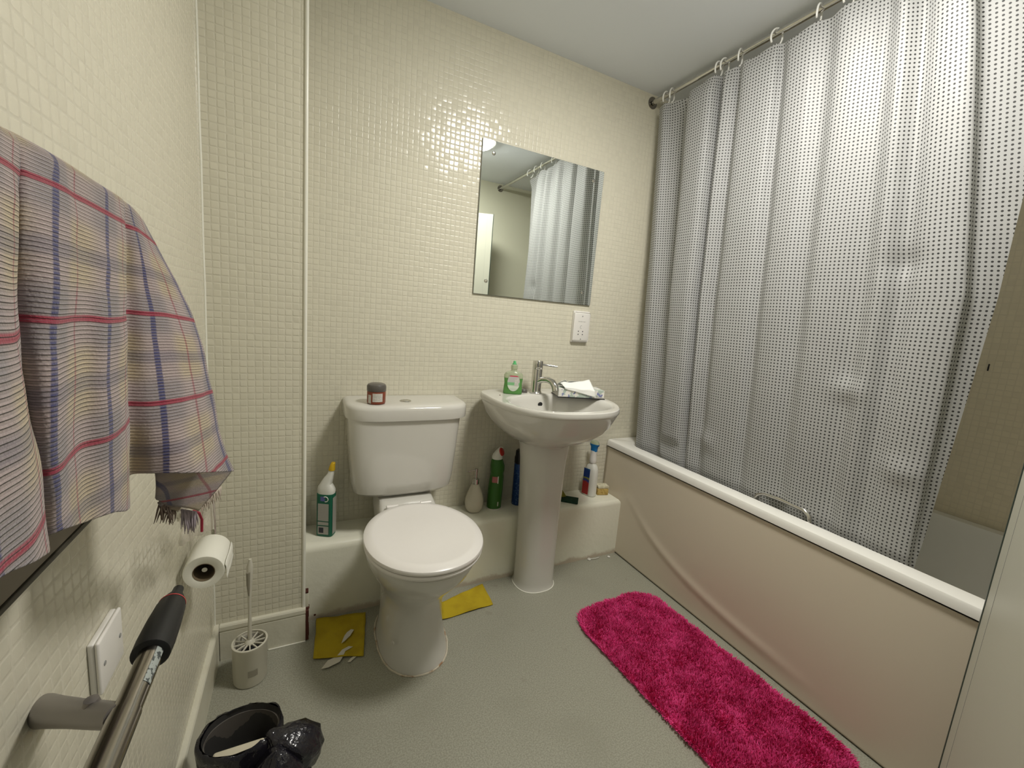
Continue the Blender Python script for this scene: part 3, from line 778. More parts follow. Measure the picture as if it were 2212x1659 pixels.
# blue aerosol
A = thing('aerosol_can', (1.135, -.05, ZX), 'blue aerosol can with black cap half hidden behind the pedestal', 'spray can')
ac = (1.135, -.05, ZX)
M['blue'] = mat('blue_can', (.008, .045, .19), .25, .3)
t = NT(M['blue']); q = t.sep(t.pos()); 
t.put(t.b.inputs['Base Color'], t.mix(t.m('MULTIPLY', t.step(t.noise(130, t.pos(), 2), .56, .6), t.step(q[0], 1.105, 1.112)), (.008, .045, .19), (.05, .12, .28)))
bm = nb(); lathe(bm, [(.026, 0), (.0275, .003), (.0275, .19), (.025, .197), (.022, .2)], ac, 32); bm_obj('can', bm, M['blue'], A)
bm = nb(); lathe(bm, [(.027, .196), (.0285, .198), (.028, .222), (.0255, .232), (.025, .252), (.022, .257), (.0001, .258)], ac, 32); bm_obj('cap', bm, M['blackp'], A)
# trigger-less spray bottle, white with blue cap and red/blue label
SP = thing('spray_bottle', (1.535, -.065, ZX), 'white cleaning spray bottle with blue head and red-blue label beside the bath', 'bottle')
sc = (1.535, -.065, ZX)
sm = Matrix.Translation(Vector(sc)) @ Matrix.Rotation(math.radians(-72), 4, 'Z') @ Matrix.Translation(-Vector(sc))
bm = nb(); rings(bm, sect([(0, .030, .021), (.004, .034, .024), (.10, .033, .023), (.135, .031, .022), (.155, .024, .019), (.165, .015, .014), (.172, .014, .014)], .7, 36, sc, sm)); bm_obj('bottle', bm, M['wht'], SP)
bm = nb(); rings(bm, sect([(.170, .0165, .0165), (.173, .0175, .0175), (.19, .0165, .0165), (.215, .015, .014), (.225, .016, .014), (.232, .016, .014)], .9, 28, sc, sm)); bm_obj('collar', bm, M['plastic'], SP)
M['sblue'] = mat('blue_head', (.01, .16, .42), .35)
bm = nb(); rings(bm, sect([(.229, .0165, .013), (.242, .0175, .013), (.252, .019, .0135), (.258, .0245, .014), (.266, .026, .0145)], .8, 28, sc, sm)); bm_obj('spray_head', bm, M['sblue'], SP)
bm = nb(); rings(bm, sect([(.2662, .0245, .014), (.274, .023, .0135), (.281, .017, .011)], .8, 28, sc, sm)); bm_obj('head_cover', bm, M['clear'], SP)
M['slab'] = mat('spray_label', (.4, .03, .03), .45)
t = NT(M['slab']); q = t.sep(t.pos()); z_ = t.m('ADD', t.m('SUBTRACT', q[2], ZX), t.m('MULTIPLY', t.noise(35, t.pos(), 3), .04))
c1 = t.mix(t.step(z_, .085, .095), (.36, .03, .025), (.04, .05, .2)); c1 = t.mix(t.step(z_, .105, .11), c1, (.25, .26, .05)); c1 = t.mix(t.step(z_, .118, .122), c1, (.01, .04, .2)); c1 = t.mix(t.step(z_, .15, .16), c1, (.03, .13, .28))
t.put(t.b.inputs['Base Color'], c1)
bm = nb(); box(bm, sc[0] - .029, sc[0] + .007, sc[1] - .0247, sc[1] - .0240, sc[2] + .008, sc[2] + .140, mtx=sm)
bm_obj('label', bm, M['slab'], SP, smooth=False)
# sponges
M['sponge'] = grime(mat('yellow_sponge', (.62, .45, .14), .9), (.60, .43, .14), (.45, .3, .08), 120, .45, .6, .004, 350)
M['spongew'] = grime(mat('pale_scour', (.66, .62, .46), .9), (.68, .64, .48), (.56, .52, .36), 90, .45, .6, .003, 300)
SY = thing('sponge', (1.605, -.075, ZX), 'small yellow sponge with pale scouring top on the end of the boxing', 'sponge')
syc = Vector((1.605, -.075, ZX)); sym = Matrix.Translation(syc) @ Matrix.Rotation(math.radians(-14), 4, 'Z') @ Matrix.Translation(-syc)
boxo('sponge_body', (1.575, 1.634, -.092, -.05, ZX + .001, ZX + .033), M['sponge'], SY, bev=.003, mtx=sym)
boxo('scour_layer', (1.577, 1.636, -.09, -.048, ZX + .0335, ZX + .048), M['spongew'], SY, bev=.003, mtx=sym)
M['dgreen'] = grime(mat('green_scourer', (.012, .05, .025), .95), (.012, .055, .028), (.006, .03, .015), 150, .4, .6, .002, 400)
M['ygreen'] = grime(mat('olive_sponge', (.26, .24, .03), .95), (.27, .25, .035), (.2, .18, .02), 120, .4, .6, .003, 300)
o = boxo('scouring_pad', (-.045, .045, -.034, .034, 0.0005, .007), M['dgreen'], bev=.002, mtx=Matrix.Rotation(math.radians(-38), 4, 'Z'))
o.location = (1.395, -.092, ZX); tag(o, 'dark green scouring pad lying flat on the boxing right of the pedestal', 'scouring pad')
bm = nb(); vs = [(-.055, -.006, 0), (.026, -.006, 0), (-.02, -.004, .062), (-.055, -.004, .066)]
f0 = [bm.verts.new(Vector(q)) for q in vs]; f1 = [bm.verts.new(Vector(q) + Vector((0, .03, 0))) for q in vs]
bm.faces.new(f0); bm.faces.new(f1[::-1])
for i in range(4): bm.faces.new((f0[i], f1[i], f1[(i + 1) % 4], f0[(i + 1) % 4]))
bmesh.ops.bevel(bm, geom=list(bm.edges), offset=.002, segments=2, affect='EDGES')
o = bm_obj('sponge', bm, M['ygreen']); o.location = (1.372, -.062, ZX + .0075)
tag(o, 'olive yellow sponge propped on the green scouring pad, partly behind the pedestal', 'sponge')
# ------------------------------------------------------------ floor things
M['ycloth'] = grime(mat('yellow_cloth', (.50, .37, .01), .9), (.50, .37, .012), (.42, .30, .01), 14, .4, .7, .0012, 400)
def cloth(name, pts, label, curl=.004):
    bm = nb(); a, b, c_, d_ = [Vector(q) for q in pts]
    n = 16; g = []
    for j in range(n + 1):
        v_ = j / n; row = []
        for i in range(n + 1):
            u_ = i / n
            q = (a * (1 - u_) + b * u_) * (1 - v_) + (d_ * (1 - u_) + c_ * u_) * v_
            e_ = max(abs(u_ - .5), abs(v_ - .5)) * 2
            q = q + Vector((.002 * noise.noise(q * 30), .002 * noise.noise(q * 31 + Vector((5, 0, 0))), .0025 + curl * e_ ** 6 * (.6 + noise.noise(q * 14)) + .001 * abs(noise.noise(q * 25))))
            row.append(q)
        g.append(row)
    sheet(bm, g); o = bm_obj(name, bm, M['ycloth'], auto=False); solid(o, .002)
    return tag(o, label, 'cloth')
cloth('cleaning_cloth', ((.290, -.162, 0), (.457, -.185, 0), (.424, -.392, 0), (.276, -.350, 0)), 'larger yellow cleaning cloth on the floor left of the toilet', .006)
cloth('cleaning_cloth', ((.60, -.30, 0), (.932, -.178, 0), (.921, -.307, 0), (.69, -.325, 0))[0:0] or ((.735, -.228, 0), (.932, -.176, 0), (.925, -.306, 0), (.712, -.321, 0)), 'yellow cleaning cloth on the floor between toilet and pedestal', .006)
M['paper'] = mat('white_paper_scrap', (.66, .63, .55), .8)
def scrap(pts, label, z=.004):
    bm = nb(); vs = [bm.verts.new(Vector((x, y, z + .003 * abs(noise.noise(Vector((x * 60, y * 60, 0))))))) for x, y in pts]
    bm.faces.new(vs); bmesh.ops.triangulate(bm, faces=bm.faces)
    o = bm_obj('paper_scrap', bm, M['paper'], smooth=False); solid(o, .0008)
    return tag(o, label, 'paper scrap', 'torn paper scraps by the yellow cloth')
scrap([(.297, -.400), (.318, -.401), (.352, -.392), (.360, -.378), (.372, -.352), (.396, -.342), (.384, -.334), (.362, -.343), (.347, -.362), (.335, -.368), (.318, -.372)], 'largest torn white paper scrap, in front of the left yellow cloth', .0055)
scrap([(.362, -.318), (.372, -.312), (.392, -.292), (.407, -.268), (.398, -.262), (.384, -.272), (.375, -.285), (.370, -.296)], 'narrow torn white paper scrap lying on the left yellow cloth', .0095)
scrap([(.374, -.399), (.382, -.401), (.402, -.385), (.398, -.379), (.385, -.386)], 'smallest torn paper scrap, next to the right end of the largest one', .003)
# clip and pebble in the corner by the bath
bm = nb(); tube(bm, [(1.50, -.158, .006), (1.512, -.168, .004), (1.530, -.172, .004), (1.556, -.170, .004)], .0022, 8)
lathe(bm, [(.0001, 0), (.008, .001), (.009, .004), (.006, .007), (.0001, .008)], (1.500, -.166, 0), 14)
tag(bm_obj('plastic_clip', bm, M['plastic_g']), 'thin pale plastic clip on the floor at the foot of the boxing', 'clip')
bm = nb(); lathe(bm, [(.0001, 0), (.006, .001), (.007, .003), (.004, .005), (.0001, .0055)], (1.612, -.178, 0), 14)
tag(bm_obj('plastic_disc', bm, M['plastic']), 'small round white disc on the floor in the corner by the bath panel', 'litter')
# toilet brush
TBR = thing('toilet_brush', (.104, -.352, 0), 'white toilet brush in round holder with spoked lid, on the floor in the left corner', 'toilet brush')
bc = (.104, -.352, 0)
M['pw'] = mat('brush_plastic', (.60, .575, .48), .35)
bm = nb(); lathe(bm, [(.035, 0), (.0425, .002), (.044, .006), (.0455, .118), (.0465, .120), (.0465, .126), (.0435, .127), (.042, .118), (.0415, .10), (.039, .01), (.0001, .008)], bc, 40); bm_obj('holder', bm, M['pw'], TBR)
bm = nb()
for k in range(12):
    a = 2 * PI * k / 12 + .1
    mm = Matrix.Translation(Vector(bc) + Vector((0, 0, .119))) @ Matrix.Rotation(a, 4, 'Z')
    box(bm, .010, .0432, -.0016, .0016, -.0015, .0022, mtx=mm)
lathe(bm, [(.0001, -.002), (.013, -.002), (.014, .002), (.011, .008), (.006, .012), (.0001, .012)], (bc[0], bc[1], .119), 24)
lathe(bm, [(.041, .117), (.0455, .1175), (.0465, .122), (.0455, .1265), (.0415, .1265)], bc, 40, c0=False, c1=False)
bm_obj('spoked_lid', bm, M['pw'], TBR)
bm = nb(); lathe(bm, [(.0001, .02), (.03, .022), (.033, .05), (.03, .085), (.012, .1), (.0001, .1)], bc, 24); bm_obj('bristles', bm, M['darkprint'], TBR)
bm = nb(); tube(bm, [(bc[0], bc[1], .12), (bc[0] + .001, bc[1], .22), (bc[0] + .001, bc[1], .27), (bc[0] + .002, bc[1], .33), (bc[0] + .003, bc[1], .365), (bc[0] + .004, bc[1], .378), (bc[0] + .004, bc[1], .388)], .005, 14, rs=[.006, .0045, .005, .008, .0085, .0055, .004]); bm_obj('handle', bm, M['pw'], TBR)
M['handgrey'] = mat('handle_inset', (.28, .26, .2), .5)
bm = nb(); tube(bm, [(bc[0] - .0005, bc[1] - .0075, .352), (bc[0] - .001, bc[1] - .0055, .31), (bc[0] + .001, bc[1] - .002, .262)], .004, 10, rs=[.0055, .0045, .0016]); bm_obj('handle_inset', bm, M['handgrey'], TBR)
wrap('price_label', bc, .0452, 268, 300, .038, .058, M['handgrey'], TBR)
# waste bin with black liner
WB = thing('waste_bin', (.135, -.80, 0), 'small waste bin lined with a glossy black bag beside the left skirting board', 'bin')
wc = (.145, -.722)
bm = nb(); lathe(bm, [(.058, 0), (.063, .003), (.070, .180), (.072, .185), (.069, .185), (.060, .01), (.0001, .008)], (wc[0] - .02, wc[1], 0), 40, sy=.8); bm_obj('bin_body', bm, M['jarl'], WB)
M['bag'] = mat('black_bin_bag', (.010, .009, .014), .16, spec=.7)
t = NT(M['bag']); t.bump(t.m('ADD', t.m('MULTIPLY', t.noise(26, t.pos(), 4), .012), t.m('MULTIPLY', t.noise(90, t.pos(), 3), .002)), .8, 1)
M['bagin'] = mat('bin_bag_inside', (.035, .034, .033), .45)
M['inside'] = mat('waste_paper', (.60, .55, .42), .8)
def crumple(name, prof, c, ma, parent, amp, sc_=1, seed=0, sx=1, sy=1, mtx=None, n=72, c0=True, c1=False):
    bm = nb(); lathe(bm, prof, c, n, c0=c0, c1=c1, sx=sx, sy=sy, mtx=mtx)
    for v in bm.verts:
        q = v.co * 30 * sc_ + Vector((seed, 0, 0))
        nn = noise.noise_vector(q) * amp + noise.noise_vector(q * 2.6) * amp * .45
        v.co += nn
    return bm_obj(name, bm, ma, parent, auto=False)
bcx = wc[0] - .02
crumple('bin_liner', [(.068, .02), (.077, .09), (.081, .15), (.083, .186), (.080, .197), (.074, .200)], (bcx, wc[1], 0), M['bag'], WB, .007, c0=False, sy=.8)
crumple('liner_inside', [(.074, .199), (.068, .17), (.062, .12), (.056, .08), (.04, .07), (.0005, .065)], (bcx, wc[1], 0), M['bagin'], WB, .003, .5, 3, c0=False, sy=.8)
bm = nb(); box(bm, bcx - .052, bcx + .045, wc[1] - .046, wc[1] - .004, .08, .176, .006)
bmesh.ops.rotate(bm, verts=bm.verts, cent=(bcx, wc[1], .12), matrix=Matrix.Rotation(math.radians(10), 3, 'X')); bm_obj('waste_contents', bm, M['inside'], WB)
# gathered bunch of the bag hanging over the right side
bm = nb(); pr = []
crumple('bag_bunch', [(.004, .0), (.03, .006), (.047, .03), (.050, .06), (.040, .09), (.026, .11), (.012, .125), (.004, .13)], (0, 0, 0), M['bag'], WB, .008, 1.2, 9, mtx=Matrix.Translation((.272, -.765, .115)) @ Matrix.Rotation(math.radians(-48), 4, 'Y'), sx=1, sy=.9, c1=True)
crumple('bag_drape', [(.060, -.11), (.075, -.07), (.060, .0), (.045, .05), (.02, .08), (.004, .09)], (.195, -.800, .11), M['bag'], WB, .014, 1.3, 21, c1=True)
M['clearbag'] = mat('translucent_bag', (.5, .52, .46), .3, alpha=.55)
crumple('clear_wrapper', [(.004, -.03), (.04, -.02), (.055, .01), (.04, .03), (.004, .04)], (.245, -.85, .09), M['clearbag'], WB, .012, 1.2, 31, c1=True)
# pink rug
RG = thing('bath_mat', (1.41, -.86, 0), 'bright pink shaggy bath mat lying on the floor along the bath panel', 'rug')
M['rug'] = mat('pink_pile', (.8, .02, .2), .85)
t = NT(M['rug']); p = t.pos()
t.put(t.b.inputs['Base Color'], t.mix(t.step(t.noise(40, p, 3), .35, .65), (.72, .035, .20), (.86, .08, .31)))
RC = Vector((1.405, -.87, 0)); ang = math.radians(3)
rux = Vector((math.cos(ang), math.sin(ang), 0)); ruy = Vector((-math.sin(ang), math.cos(ang), 0))
RA, RB, RRd = .206, .412, .10
def inrug(u_, v_, m=0):
    a, b = abs(u_) - (RA - RRd), abs(v_) - (RB - RRd)
    if a <= 0 or b <= 0: return max(a, b) <= RRd - m
    return a * a + b * b <= (RRd - m) ** 2
bm = nb(); P = []
for cx, cy, a0 in ((RA - RRd, RB - RRd, 0), (-RA + RRd, RB - RRd, PI / 2), (-RA + RRd, -RB + RRd, PI), (RA - RRd, -RB + RRd, 1.5 * PI)):
    for k in range(9):
        a = a0 + PI / 2 * k / 8; P.append((cx + (RRd - .006) * math.cos(a), cy + (RRd - .006) * math.sin(a)))
rings(bm, [[RC + rux * x + ruy * y + Vector((0, 0, z)) for x, y in P] for z in (.0005, .007)])
bm_obj('mat_backing', bm, M['rug'], RG)
vs, fs = [], []
def rheight(q): return .016 + .006 * noise.noise(Vector((q.x * 9, q.y * 9, 0))) + .004 * noise.noise(Vector((q.x * 30, q.y * 30, 4)))
for k in range(62000):
    u_, v_ = random.uniform(-RA, RA), random.uniform(-RB, RB)
    if not inrug(u_, v_): continue
    q = RC + rux * u_ + ruy * v_
    if q.x > XB - .012: continue
    h = rheight(q) * random.uniform(.75, 1.15)
    fl = noise.noise_vector(Vector((q.x * 16, q.y * 16, 2)))
    ln = Vector((fl.x * .006 + random.uniform(-.006, .006), fl.y * .006 + random.uniform(-.006, .006), h))
    if not inrug(u_, v_, .012):
        o_ = (rux * u_ + ruy * v_); o_.normalize(); ln += Vector((o_.x * .006, o_.y * .006, -.003))
    b0 = q + Vector((0, 0, .005)); wd = random.uniform(.0013, .0024); a = random.uniform(0, PI); s_ = Vector((math.cos(a), math.sin(a), 0)) * wd
    i = len(vs)
    mid_ = b0 + ln * .55 + Vector((0, 0, .002)); tip = b0 + ln
    tip.x = min(tip.x, XB - .002)
    vs += [b0 - s_, b0 + s_, mid_ - s_ * .9, mid_ + s_ * .9, tip - s_ * .35, tip + s_ * .35]
    fs += [(i, i + 1, i + 3, i + 2), (i + 2, i + 3, i + 5, i + 4)]
me = bpy.data.meshes.new('pile'); me.from_pydata(vs, [], fs); me.update()
o = link('pile', me, M['rug'], RG, True); o['kind'] = 'stuff'
# ------------------------------------------------------------ left wall things
# toilet roll on a chrome holder
TR = thing('toilet_roll', (.075, -.70, .60), 'white toilet roll on a chrome wall holder beneath the hanging towel', 'toilet roll')
M['trp'] = mat('toilet_paper', (.80, .79, .70), .9); NT(M['trp']).bump(NT(M['trp']).noise(200, None, 2), .3, .001)
r0 = ptx(440, 1237, .050); rc = Vector((.050, r0.y, r0.z)); rl = .098
rmx = facing(rc, (1, 0, 0), (0, 0, 1))   # local z points -y
def ty(bm, prof, n=40, c0=False, c1=False, off=0): return lathe(bm, prof, n=n, mtx=facing(rc + Vector((0, off, 0)), (1, 0, 0), (0, 0, 1)), c0=c0, c1=c1)
bm = nb(); ty(bm, [(.0195, -rl), (.037, -rl), (.0385, -rl + .002), (.0385, -.003), (.037, 0), (.0215, 0), (.020, -.001)]); bm_obj('paper', bm, M['trp'], TR)
M['core'] = mat('card_core', (.16, .12, .07), .9)
bm = nb(); ty(bm, [(.0195, -rl - .001), (.0195, .0), (.0205, .0), (.0205, -rl - .001)]); bm_obj('core', bm, M['core'], TR)
bm = nb(); g = []
for j in range(9):
    v_ = j / 8
    g.append([rc + Vector((.0390 + .002 * math.sin(v_ * 5) + .006 * v_ * v_, .001 + i / 8 * (rl - .002), .012 - v_ * .035 + .002 * math.sin(i))) for i in range(9)])
sheet(bm, g); o = bm_obj('loose_sheet', bm, M['trp'], TR, auto=False); solid(o, .0005)
RH = thing('roll_holder', (0, -.6, .66), 'chrome toilet roll holder arm on the left wall, holding the roll', 'holder')
bm = nb(); tube(bm, [(.004, rc.y + .05, .665), (.03, rc.y + .085, .665), (.045, rc.y + .110, .660), (.050, rc.y + .116, .645), (.051, rc.y + .118, .60), (.051, rc.y + .116, rc.z + .01), (.051, rc.y + .108, rc.z + .004), (.051, rc.y + .09, rc.z + .003), (.051, rc.y + .004, rc.z + .004)], .0052, 14); bm_obj('arm', bm, M['chrome'], RH)
bm = nb(); lathe(bm, [(.001, 0), (.02, 0), (.02, .006), (.015, .009), (.001, .009)], n=24, mtx=facing((0, rc.y + .05, .665), (0, 1, 0), (0, 0, 1))); bm_obj('wall_plate', bm, M['chrome'], RH)
# fused spur / switch box
SW = thing('switch_box', (.0, -1.0, .69), 'white surface-mounted cable outlet box on the left wall above the chrome rail', 'socket')
swy0, swy1, swz0, swz1 = -1.030, -.955, .615, .690
bm = nb(); box(bm, 0, .007, swy0 + .001, swy1 - .001, swz0 + .001, swz1 - .001, .002); bm_obj('back_box', bm, M['plastic'], SW)
bm = nb(); box(bm, .0072, .0125, swy0, swy1, swz0, swz1, .003); bm_obj('face_plate', bm, M['plastic'], SW)
for y in (swy0 + .012, swy1 - .012):
    bm = nb(); lathe(bm, [(.0001, 0), (.0032, 0), (.003, .0008), (.0001, .001)], n=14, mtx=facing((.0125, y, (swz0 + swz1) / 2), (0, 1, 0), (0, 0, 1))); bm_obj('plate_screw', bm, M['greyline'], SW)
# chrome rail with rubber end, carried by a bracket
rx_, rz_ = .115, .802
TRL = thing('grab_rail', (rx_, -1.35, rz_), 'chrome rail with black rubber end on a flared wall bracket, lower left corner', 'rail')
bm = nb(); tube(bm, [(rx_, YF + .004, rz_), (rx_, -1.285, rz_)], .0106, 24); bm_obj('rail', bm, M['chrome_d'], TRL)
bm = nb(); tube(bm, [(rx_, -1.2855, rz_), (rx_, -1.20, rz_)], .0098, 24); bm_obj('inner_tube', bm, M['chrome_d'], TRL)
bm = nb(); tube(bm, [(rx_, y, rz_) for y in (-1.222, -1.221, -1.205, -1.18, -1.155, -1.146, -1.136, -1.130, -1.121, -1.119)], .017, 28, rs=[.0135, .0150, .0155, .0148, .0132, .0115, .008, .0055, .005, .003]); bm_obj('rubber_end', bm, M['black'], TRL)
bm = nb(); tube(bm, [(rx_, -1.149, rz_), (rx_, -1.1478, rz_)], .0124, 28); bm_obj('red_band', bm, M['redline'], TRL)
M['sticker'] = mat('worn_sticker', (.30, .33, .31), .5)
t = NT(M['sticker']); t.put(t.b.inputs['Base Color'], t.mix(t.step(t.noise(180, t.pos(), 2), .5, .54), (.34, .37, .35), (.07, .08, .08)))
bm = nb(); sheet(bm, [[Vector((rx_ + .0100 * math.cos(a), y, rz_ + .0100 * math.sin(a))) for a in [math.radians(10 + 45 * i / 6) for i in range(7)]] for y in (-1.262, -1.222)]); bm_obj('sticker', bm, M['sticker'], TRL, auto=False)
wb = Vector((0, -1.128, .695))
jn = Vector((rx_ - .004, -1.285, rz_))
bm = nb(); pt_ = [wb.lerp(jn, k) for k in (0, .04, .2, .5, .8, 1)]; tube(bm, pt_, .012, 24, rs=[.015, .0148, .0132, .0112, .010, .009]); bm_obj('bracket_arm', bm, M['alu'], TRL)
bm = nb(); q = wb.lerp(jn, .72); lathe(bm, [(.001, 0), (.006, 0), (.005, .004), (.001, .005)], n=16, mtx=Matrix.Translation(q + Vector((-.0, 0, .011)))); bm_obj('bracket_screw', bm, M['alu'], TRL)
def ptt(px, py, x):
    c = Vector((CX, CY, CZ)); return c + (ptx(px, py, x) - c) * 1.25
# panel radiator behind the towel
PR = thing('panel_heater', (.04, -1.4, .9), 'grey flat wall heater mostly hidden behind the towel, only its lower edge showing', 'heater')
M['heater'] = mat('heater_grey', (.22, .19, .145), .5); M['heaterrim'] = mat('heater_rim', (.06, .055, .04), .5)
bm = nb(); box(bm, .010, .030, YF + .01, -1.03, .880, 1.10, .003); bm_obj('heater_body', bm, M['heater'], PR)
bm = nb(); box(bm, .009, .0308, YF + .01, -1.028, .8745, .8795, .001); bm_obj('bottom_rim', bm, M['heaterrim'], PR)
for y in (-1.15, -1.55):
    bm = nb(); box(bm, 0, .0105, y - .01, y + .01, .98, 1.06, .001); bm_obj('wall_mount', bm, M['heater'], PR)
# towel rail
HR = thing('towel_rail', (.052, -1.4, 1.18), 'chrome towel rail on the left wall, covered by the plaid towel', 'rail')
bm = nb(); tube(bm, [(.052, YF + .004, 1.180), (.052, -1.0, 1.180)], .0075, 20); bm_obj('rail', bm, M['chrome'], HR)
for y in (-1.70,):
    bm = nb(); tube(bm, [(0, y, 1.180), (.052, y, 1.180)], .006, 16); bm_obj('wall_post', bm, M['chrome'], HR)
# towel
M['towel'] = mat('plaid_towel', (.5, .45, .42), .95)
t = NT(M['towel']); uvn = t.new('ShaderNodeUVMap').outputs[0]; uv = t.sep(uvn)
U, Vv = uv[0], uv[1]
def band(x, period, cen, half, soft=.0008):
    f = t.m('MULTIPLY', t.m('FRACT', t.m('DIVIDE', t.m('SUBTRACT', x, cen - period / 2 + 0.0), period)), period)
    dd = t.m('ABSOLUTE', t.m('SUBTRACT', f, period / 2))
    return t.m('SUBTRACT', 1.0, t.step(dd, half - soft, half + soft))
VP, UP = .093, .086
beige, lilac, mauve = (.50, .41, .28), (.42, .34, .33), (.29, .255, .265)
w1 = t.step(t.m('SINE', t.m('MULTIPLY', Vv, 2 * PI / VP)), -.4, .6)
w2 = t.step(t.m('SINE', t.m('ADD', t.m('MULTIPLY', U, 2 * PI / UP), 1.2)), -.5, .7)
c1 = t.mix(w1, beige, lilac); c2 = t.mix(w1, lilac, mauve); c = t.mix(w2, c1, c2)
rib = t.step(t.m('SINE', t.m('MULTIPLY', Vv, 2 * PI / .0031)), -.7, .5)
c = t.mix(t.m('MULTIPLY', t.m('SUBTRACT', 1, rib), .45), c, (.20, .165, .14))
c = t.mix(t.m('MULTIPLY', band(Vv, VP, VP / 2 + .024, .006, .003), .45), c, (.12, .115, .16))
dash = t.step(t.m('SINE', t.m('MULTIPLY', Vv, 2 * PI / .0031)), -.2, .2)
c = t.mix(t.m('MULTIPLY', band(U, UP, .010, .0032), t.m('ADD', .55, t.m('MULTIPLY', dash, .35))), c, (.03, .035, .14))
c = t.mix(t.m('MULTIPLY', band(U, UP, .052, .0014), .7), c, (.27, .04, .06))
c = t.mix(t.m('MULTIPLY', band(Vv, VP, .024, .0024), .92), c, (.30, .018, .045))
t.put(t.b.inputs['Base Color'], c)
hgt = t.m('ADD', t.m('MULTIPLY', rib, .0016), t.m('MULTIPLY', t.noise(500, t.pos(), 2), .0008))
t.bump(t.m('ADD', hgt, t.m('MULTIPLY', t.noise(22, t.pos(), 3), .004)), .9, 1)
t.b.inputs['Sheen Weight'].default_value = .3
# columns from far edge to near, each: (px, py, distance from wall) down the sheet
COLS = [
    [(310, 484, .100), (385, 625, .121), (432, 740, .141), (475, 940, .158), (503, 1018, .168)],
    [(299, 470, .100), (360, 612, .118), (405, 740, .137), (440, 935, .152), (455, 1020, .158)],
    [(285, 455, .100), (328, 600, .113), (365, 740, .128), (390, 920, .142), (398, 1022, .147)],
    [(274, 447, .100), (296, 580, .106), (315, 740, .116), (330, 910, .126), (340, 1022, .130)],
    [(265, 440, .100), (262, 560, .098), (262, 740, .102), (266, 900, .108), (276, 1030, .111)],
    [(262, 437, .104), (266, 560, .113), (270, 740, .121), (272, 900, .123), (276, 1096, .121)],
    [(225, 415, .104), (228, 555, .118), (230, 740, .126), (232, 910, .127), (238, 1108, .123)],
    [(170, 380, .103), (172, 545, .116), (170, 740, .120), (168, 930, .121), (180, 1128, .120)],
    [(115, 348, .102), (118, 520, .119), (112, 740, .126), (110, 950, .127), (128, 1146, .123)],
    [(62, 320, .100), (52, 500, .112), (46, 740, .117), (62, 960, .118), (84, 1162, .116)],
    [(36, 308, .099), (24, 490, .104), (18, 740, .108), (40, 970, .112), (66, 1172, .112)],
    [(24, 303, .105), (24, 480, .124), (28, 740, .136), (74, 1000, .142), (96, 1196, .142)],
    [(-60, 252, .104), (-70, 470, .128), (-70, 740, .142), (-40, 1000, .148), (-10, 1250, .148)],
    [(-200, 180, .104), (-240, 460, .128), (-240, 740, .140), (-220, 1020, .148), (-200, 1380, .148)]]
C3 = [[ptt(*q) for q in col] for col in COLS]
NC, NR = 150, 110
def front(ui, vi):
    cols = [cr([tuple(p_) for p_ in col], vi * 4) for col in C3]
    return Vector(cr(cols, ui * (len(cols) - 1)))
F = [[front(i / NC, j / NR) for i in range(NC + 1)] for j in range(NR + 1)]
accu = [0]
for i in range(NC): accu.append(accu[-1] + (F[NR // 2][i + 1] - F[NR // 2][i]).length)
# back layer going over the rail and down behind
grid, UVs = [], []
NBk = 34
for j in range(NBk, 0, -1):
    row, ur = [], []
    for i in range(NC + 1):
        p0 = F[0][i]; a = j / NBk
        L_ = a * .20
        arc = .045
        if L_ < arc:
            k = L_ / arc; x = p0.x - .016 * (1 - math.cos(k * PI)) ; z = p0.z + .008 * math.sin(k * PI); y = p0.y
        else:
            k = (L_ - arc) / (.20 - arc); x = p0.x - .032 + .0 * k; z = p0.z - k * (.17 + .02 * math.sin(accu[i] * 30)) ; y = p0.y + .02 * k * math.sin(accu[i] * 12 + .5)
            if i < 30: x += .03 * k * (1 - i / 30); 
        x = max(x, .034)
        row.append(Vector((x, y, z))); ur.append((accu[i], -L_))
    grid.append(row); UVs.append(ur)
for j in range(NR + 1):
    row, ur = [], []
    for i in range(NC + 1):
        q = F[j][i].copy(); q.x += .0015 * noise.noise(Vector((q.y * 40, q.z * 25, 0)))
        row.append(q); ur.append((accu[i], F[0][i].z - F[j][i].z + .002))
    grid.append(row); UVs.append(ur)
bm = nb(); ul = bm.loops.layers.uv.new('UVMap'); sheet(bm, grid, UVs, ul)
TW = thing('towel', (.1, -1.3, 1.2), 'ribbed plaid towel in beige, lilac and blue with red stripes hanging on the left wall', 'towel')
o = bm_obj('towel_cloth', bm, M['towel'], TW, auto=False); solid(o, .0035, 0)
# folded-under corner and the fringe
def patch(name, A_, B_, C_, D_, uv0, uvx, uvy, n=22, wave=.003):
    bm = nb(); ul = bm.loops.layers.uv.new('UVMap'); g, uu = [], []
    for j in range(n + 1):
        v_ = j / n; r_, ur = [], []
        for i in range(n + 1):
            u_ = i / n
            q = (A_ * (1 - u_) + B_ * u_) * (1 - v_) + (D_ * (1 - u_) + C_ * u_) * v_
            q = q + Vector((wave * math.sin(u_ * 7 + v_ * 2), 0, 0))
            r_.append(q); ur.append((uv0[0] + uvx[0] * u_ + uvy[0] * v_, uv0[1] + uvx[1] * u_ + uvy[1] * v_))
        g.append(r_); uu.append(ur)
    sheet(bm, g, uu, ul)
    o = bm_obj(name, bm, M['towel'], TW, auto=False); solid(o, .003); return o
A_ = ptt(334, 1005, .118); B_ = ptt(500, 1012, .160); C_ = ptt(424, 1104, .128); D_ = ptt(330, 1078, .104)
patch('folded_corner', A_, B_, C_, D_, (.03, .02), (.05, .05), (-.04, .09))
C2_ = ptt(424, 1100, .126); 
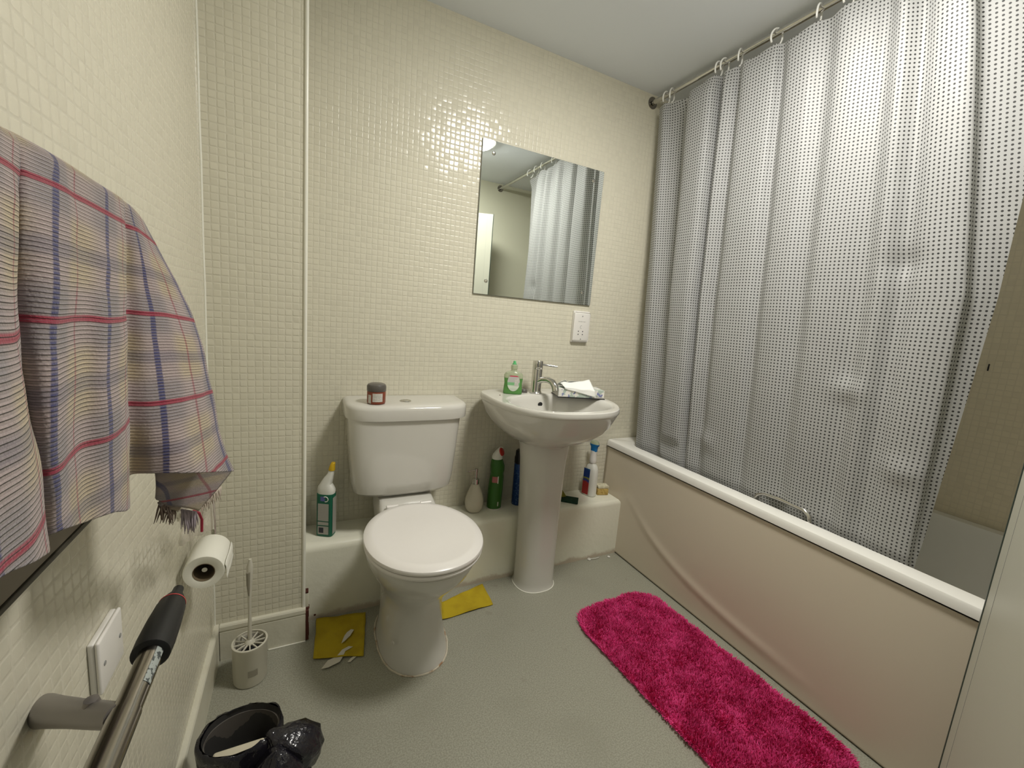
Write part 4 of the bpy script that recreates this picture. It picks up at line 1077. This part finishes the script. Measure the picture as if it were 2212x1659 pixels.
patch('hanging_corner', ptt(345, 1060, .108), ptt(392, 1075, .12), ptt(380, 1105, .112), ptt(338, 1090, .104), (.03, .1), (.02, .02), (-.01, .03), 8)
M['fringe'] = [mat('fringe_mauve', (.22, .17, .14), .95), mat('fringe_lilac', (.34, .29, .32), .95), mat('fringe_pale', (.52, .45, .38), .95), mat('fringe_red', (.36, .03, .06), .9)]
def tassels(name, px0, py0, px1, py1, x0_, x1_, length, cols, n, spread):
    for cidx in cols:
        bm = nb()
        for k in range(n):
            f_ = (k + random.random()) / n
            a = ptt(px0 + (px1 - px0) * f_, py0 + (py1 - py0) * f_, x0_ + (x1_ - x0_) * f_)
            ll = length * random.uniform(.55, 1.1); pts = [a]
            dx_, dy_ = random.uniform(-1, 1) * spread * .5, random.uniform(-1, 1) * spread
            for s_ in (.35, .7, 1):
                pts.append(a + Vector((dx_ * s_, dy_ * s_, -ll * s_)) + noise.noise_vector(a * 200 + Vector((s_, k, 0))) * .0015)
            tube(bm, pts, .0011, 5, rs=[.0012, .0013, .0009, .0003])
        bm_obj(name, bm, M['fringe'][cidx], TW, auto=False)
tassels('fringe_tassel', 342, 1085, 378, 1100, .104, .112, .022, (0,), 34, .012)
tassels('fringe_tassel', 392, 1100, 424, 1105, .116, .126, .034, (1,), 30, .006)
tassels('fringe_tassel', 430, 1085, 478, 1050, .10, .12, .028, (2,), 36, .008)
bm = nb(); tube(bm, [ptt(418, 1104, .110), ptt(430, 1108, .110), ptt(436, 1122, .110), ptt(436, 1148, .109)], .0022, 8); bm_obj('red_fringe_stripe', bm, M['fringe'][3], TW)
bm = nb()
g = []
for j in range(13):
    v_ = j / 12
    g.append([ptt(388 + 84 * (i / 12) + 3 * math.sin(j + i), 1075 + v_ * (105 - 45 * (i / 12)) + 3 * math.sin(i * 2.1), .098 + .006 * math.sin(i * .9)) for i in range(13)])
sheet(bm, g); o = bm_obj('thin_selvedge', bm, mat('sheer_selvedge', (.56, .50, .42), .9, alpha=.38), TW, auto=False)
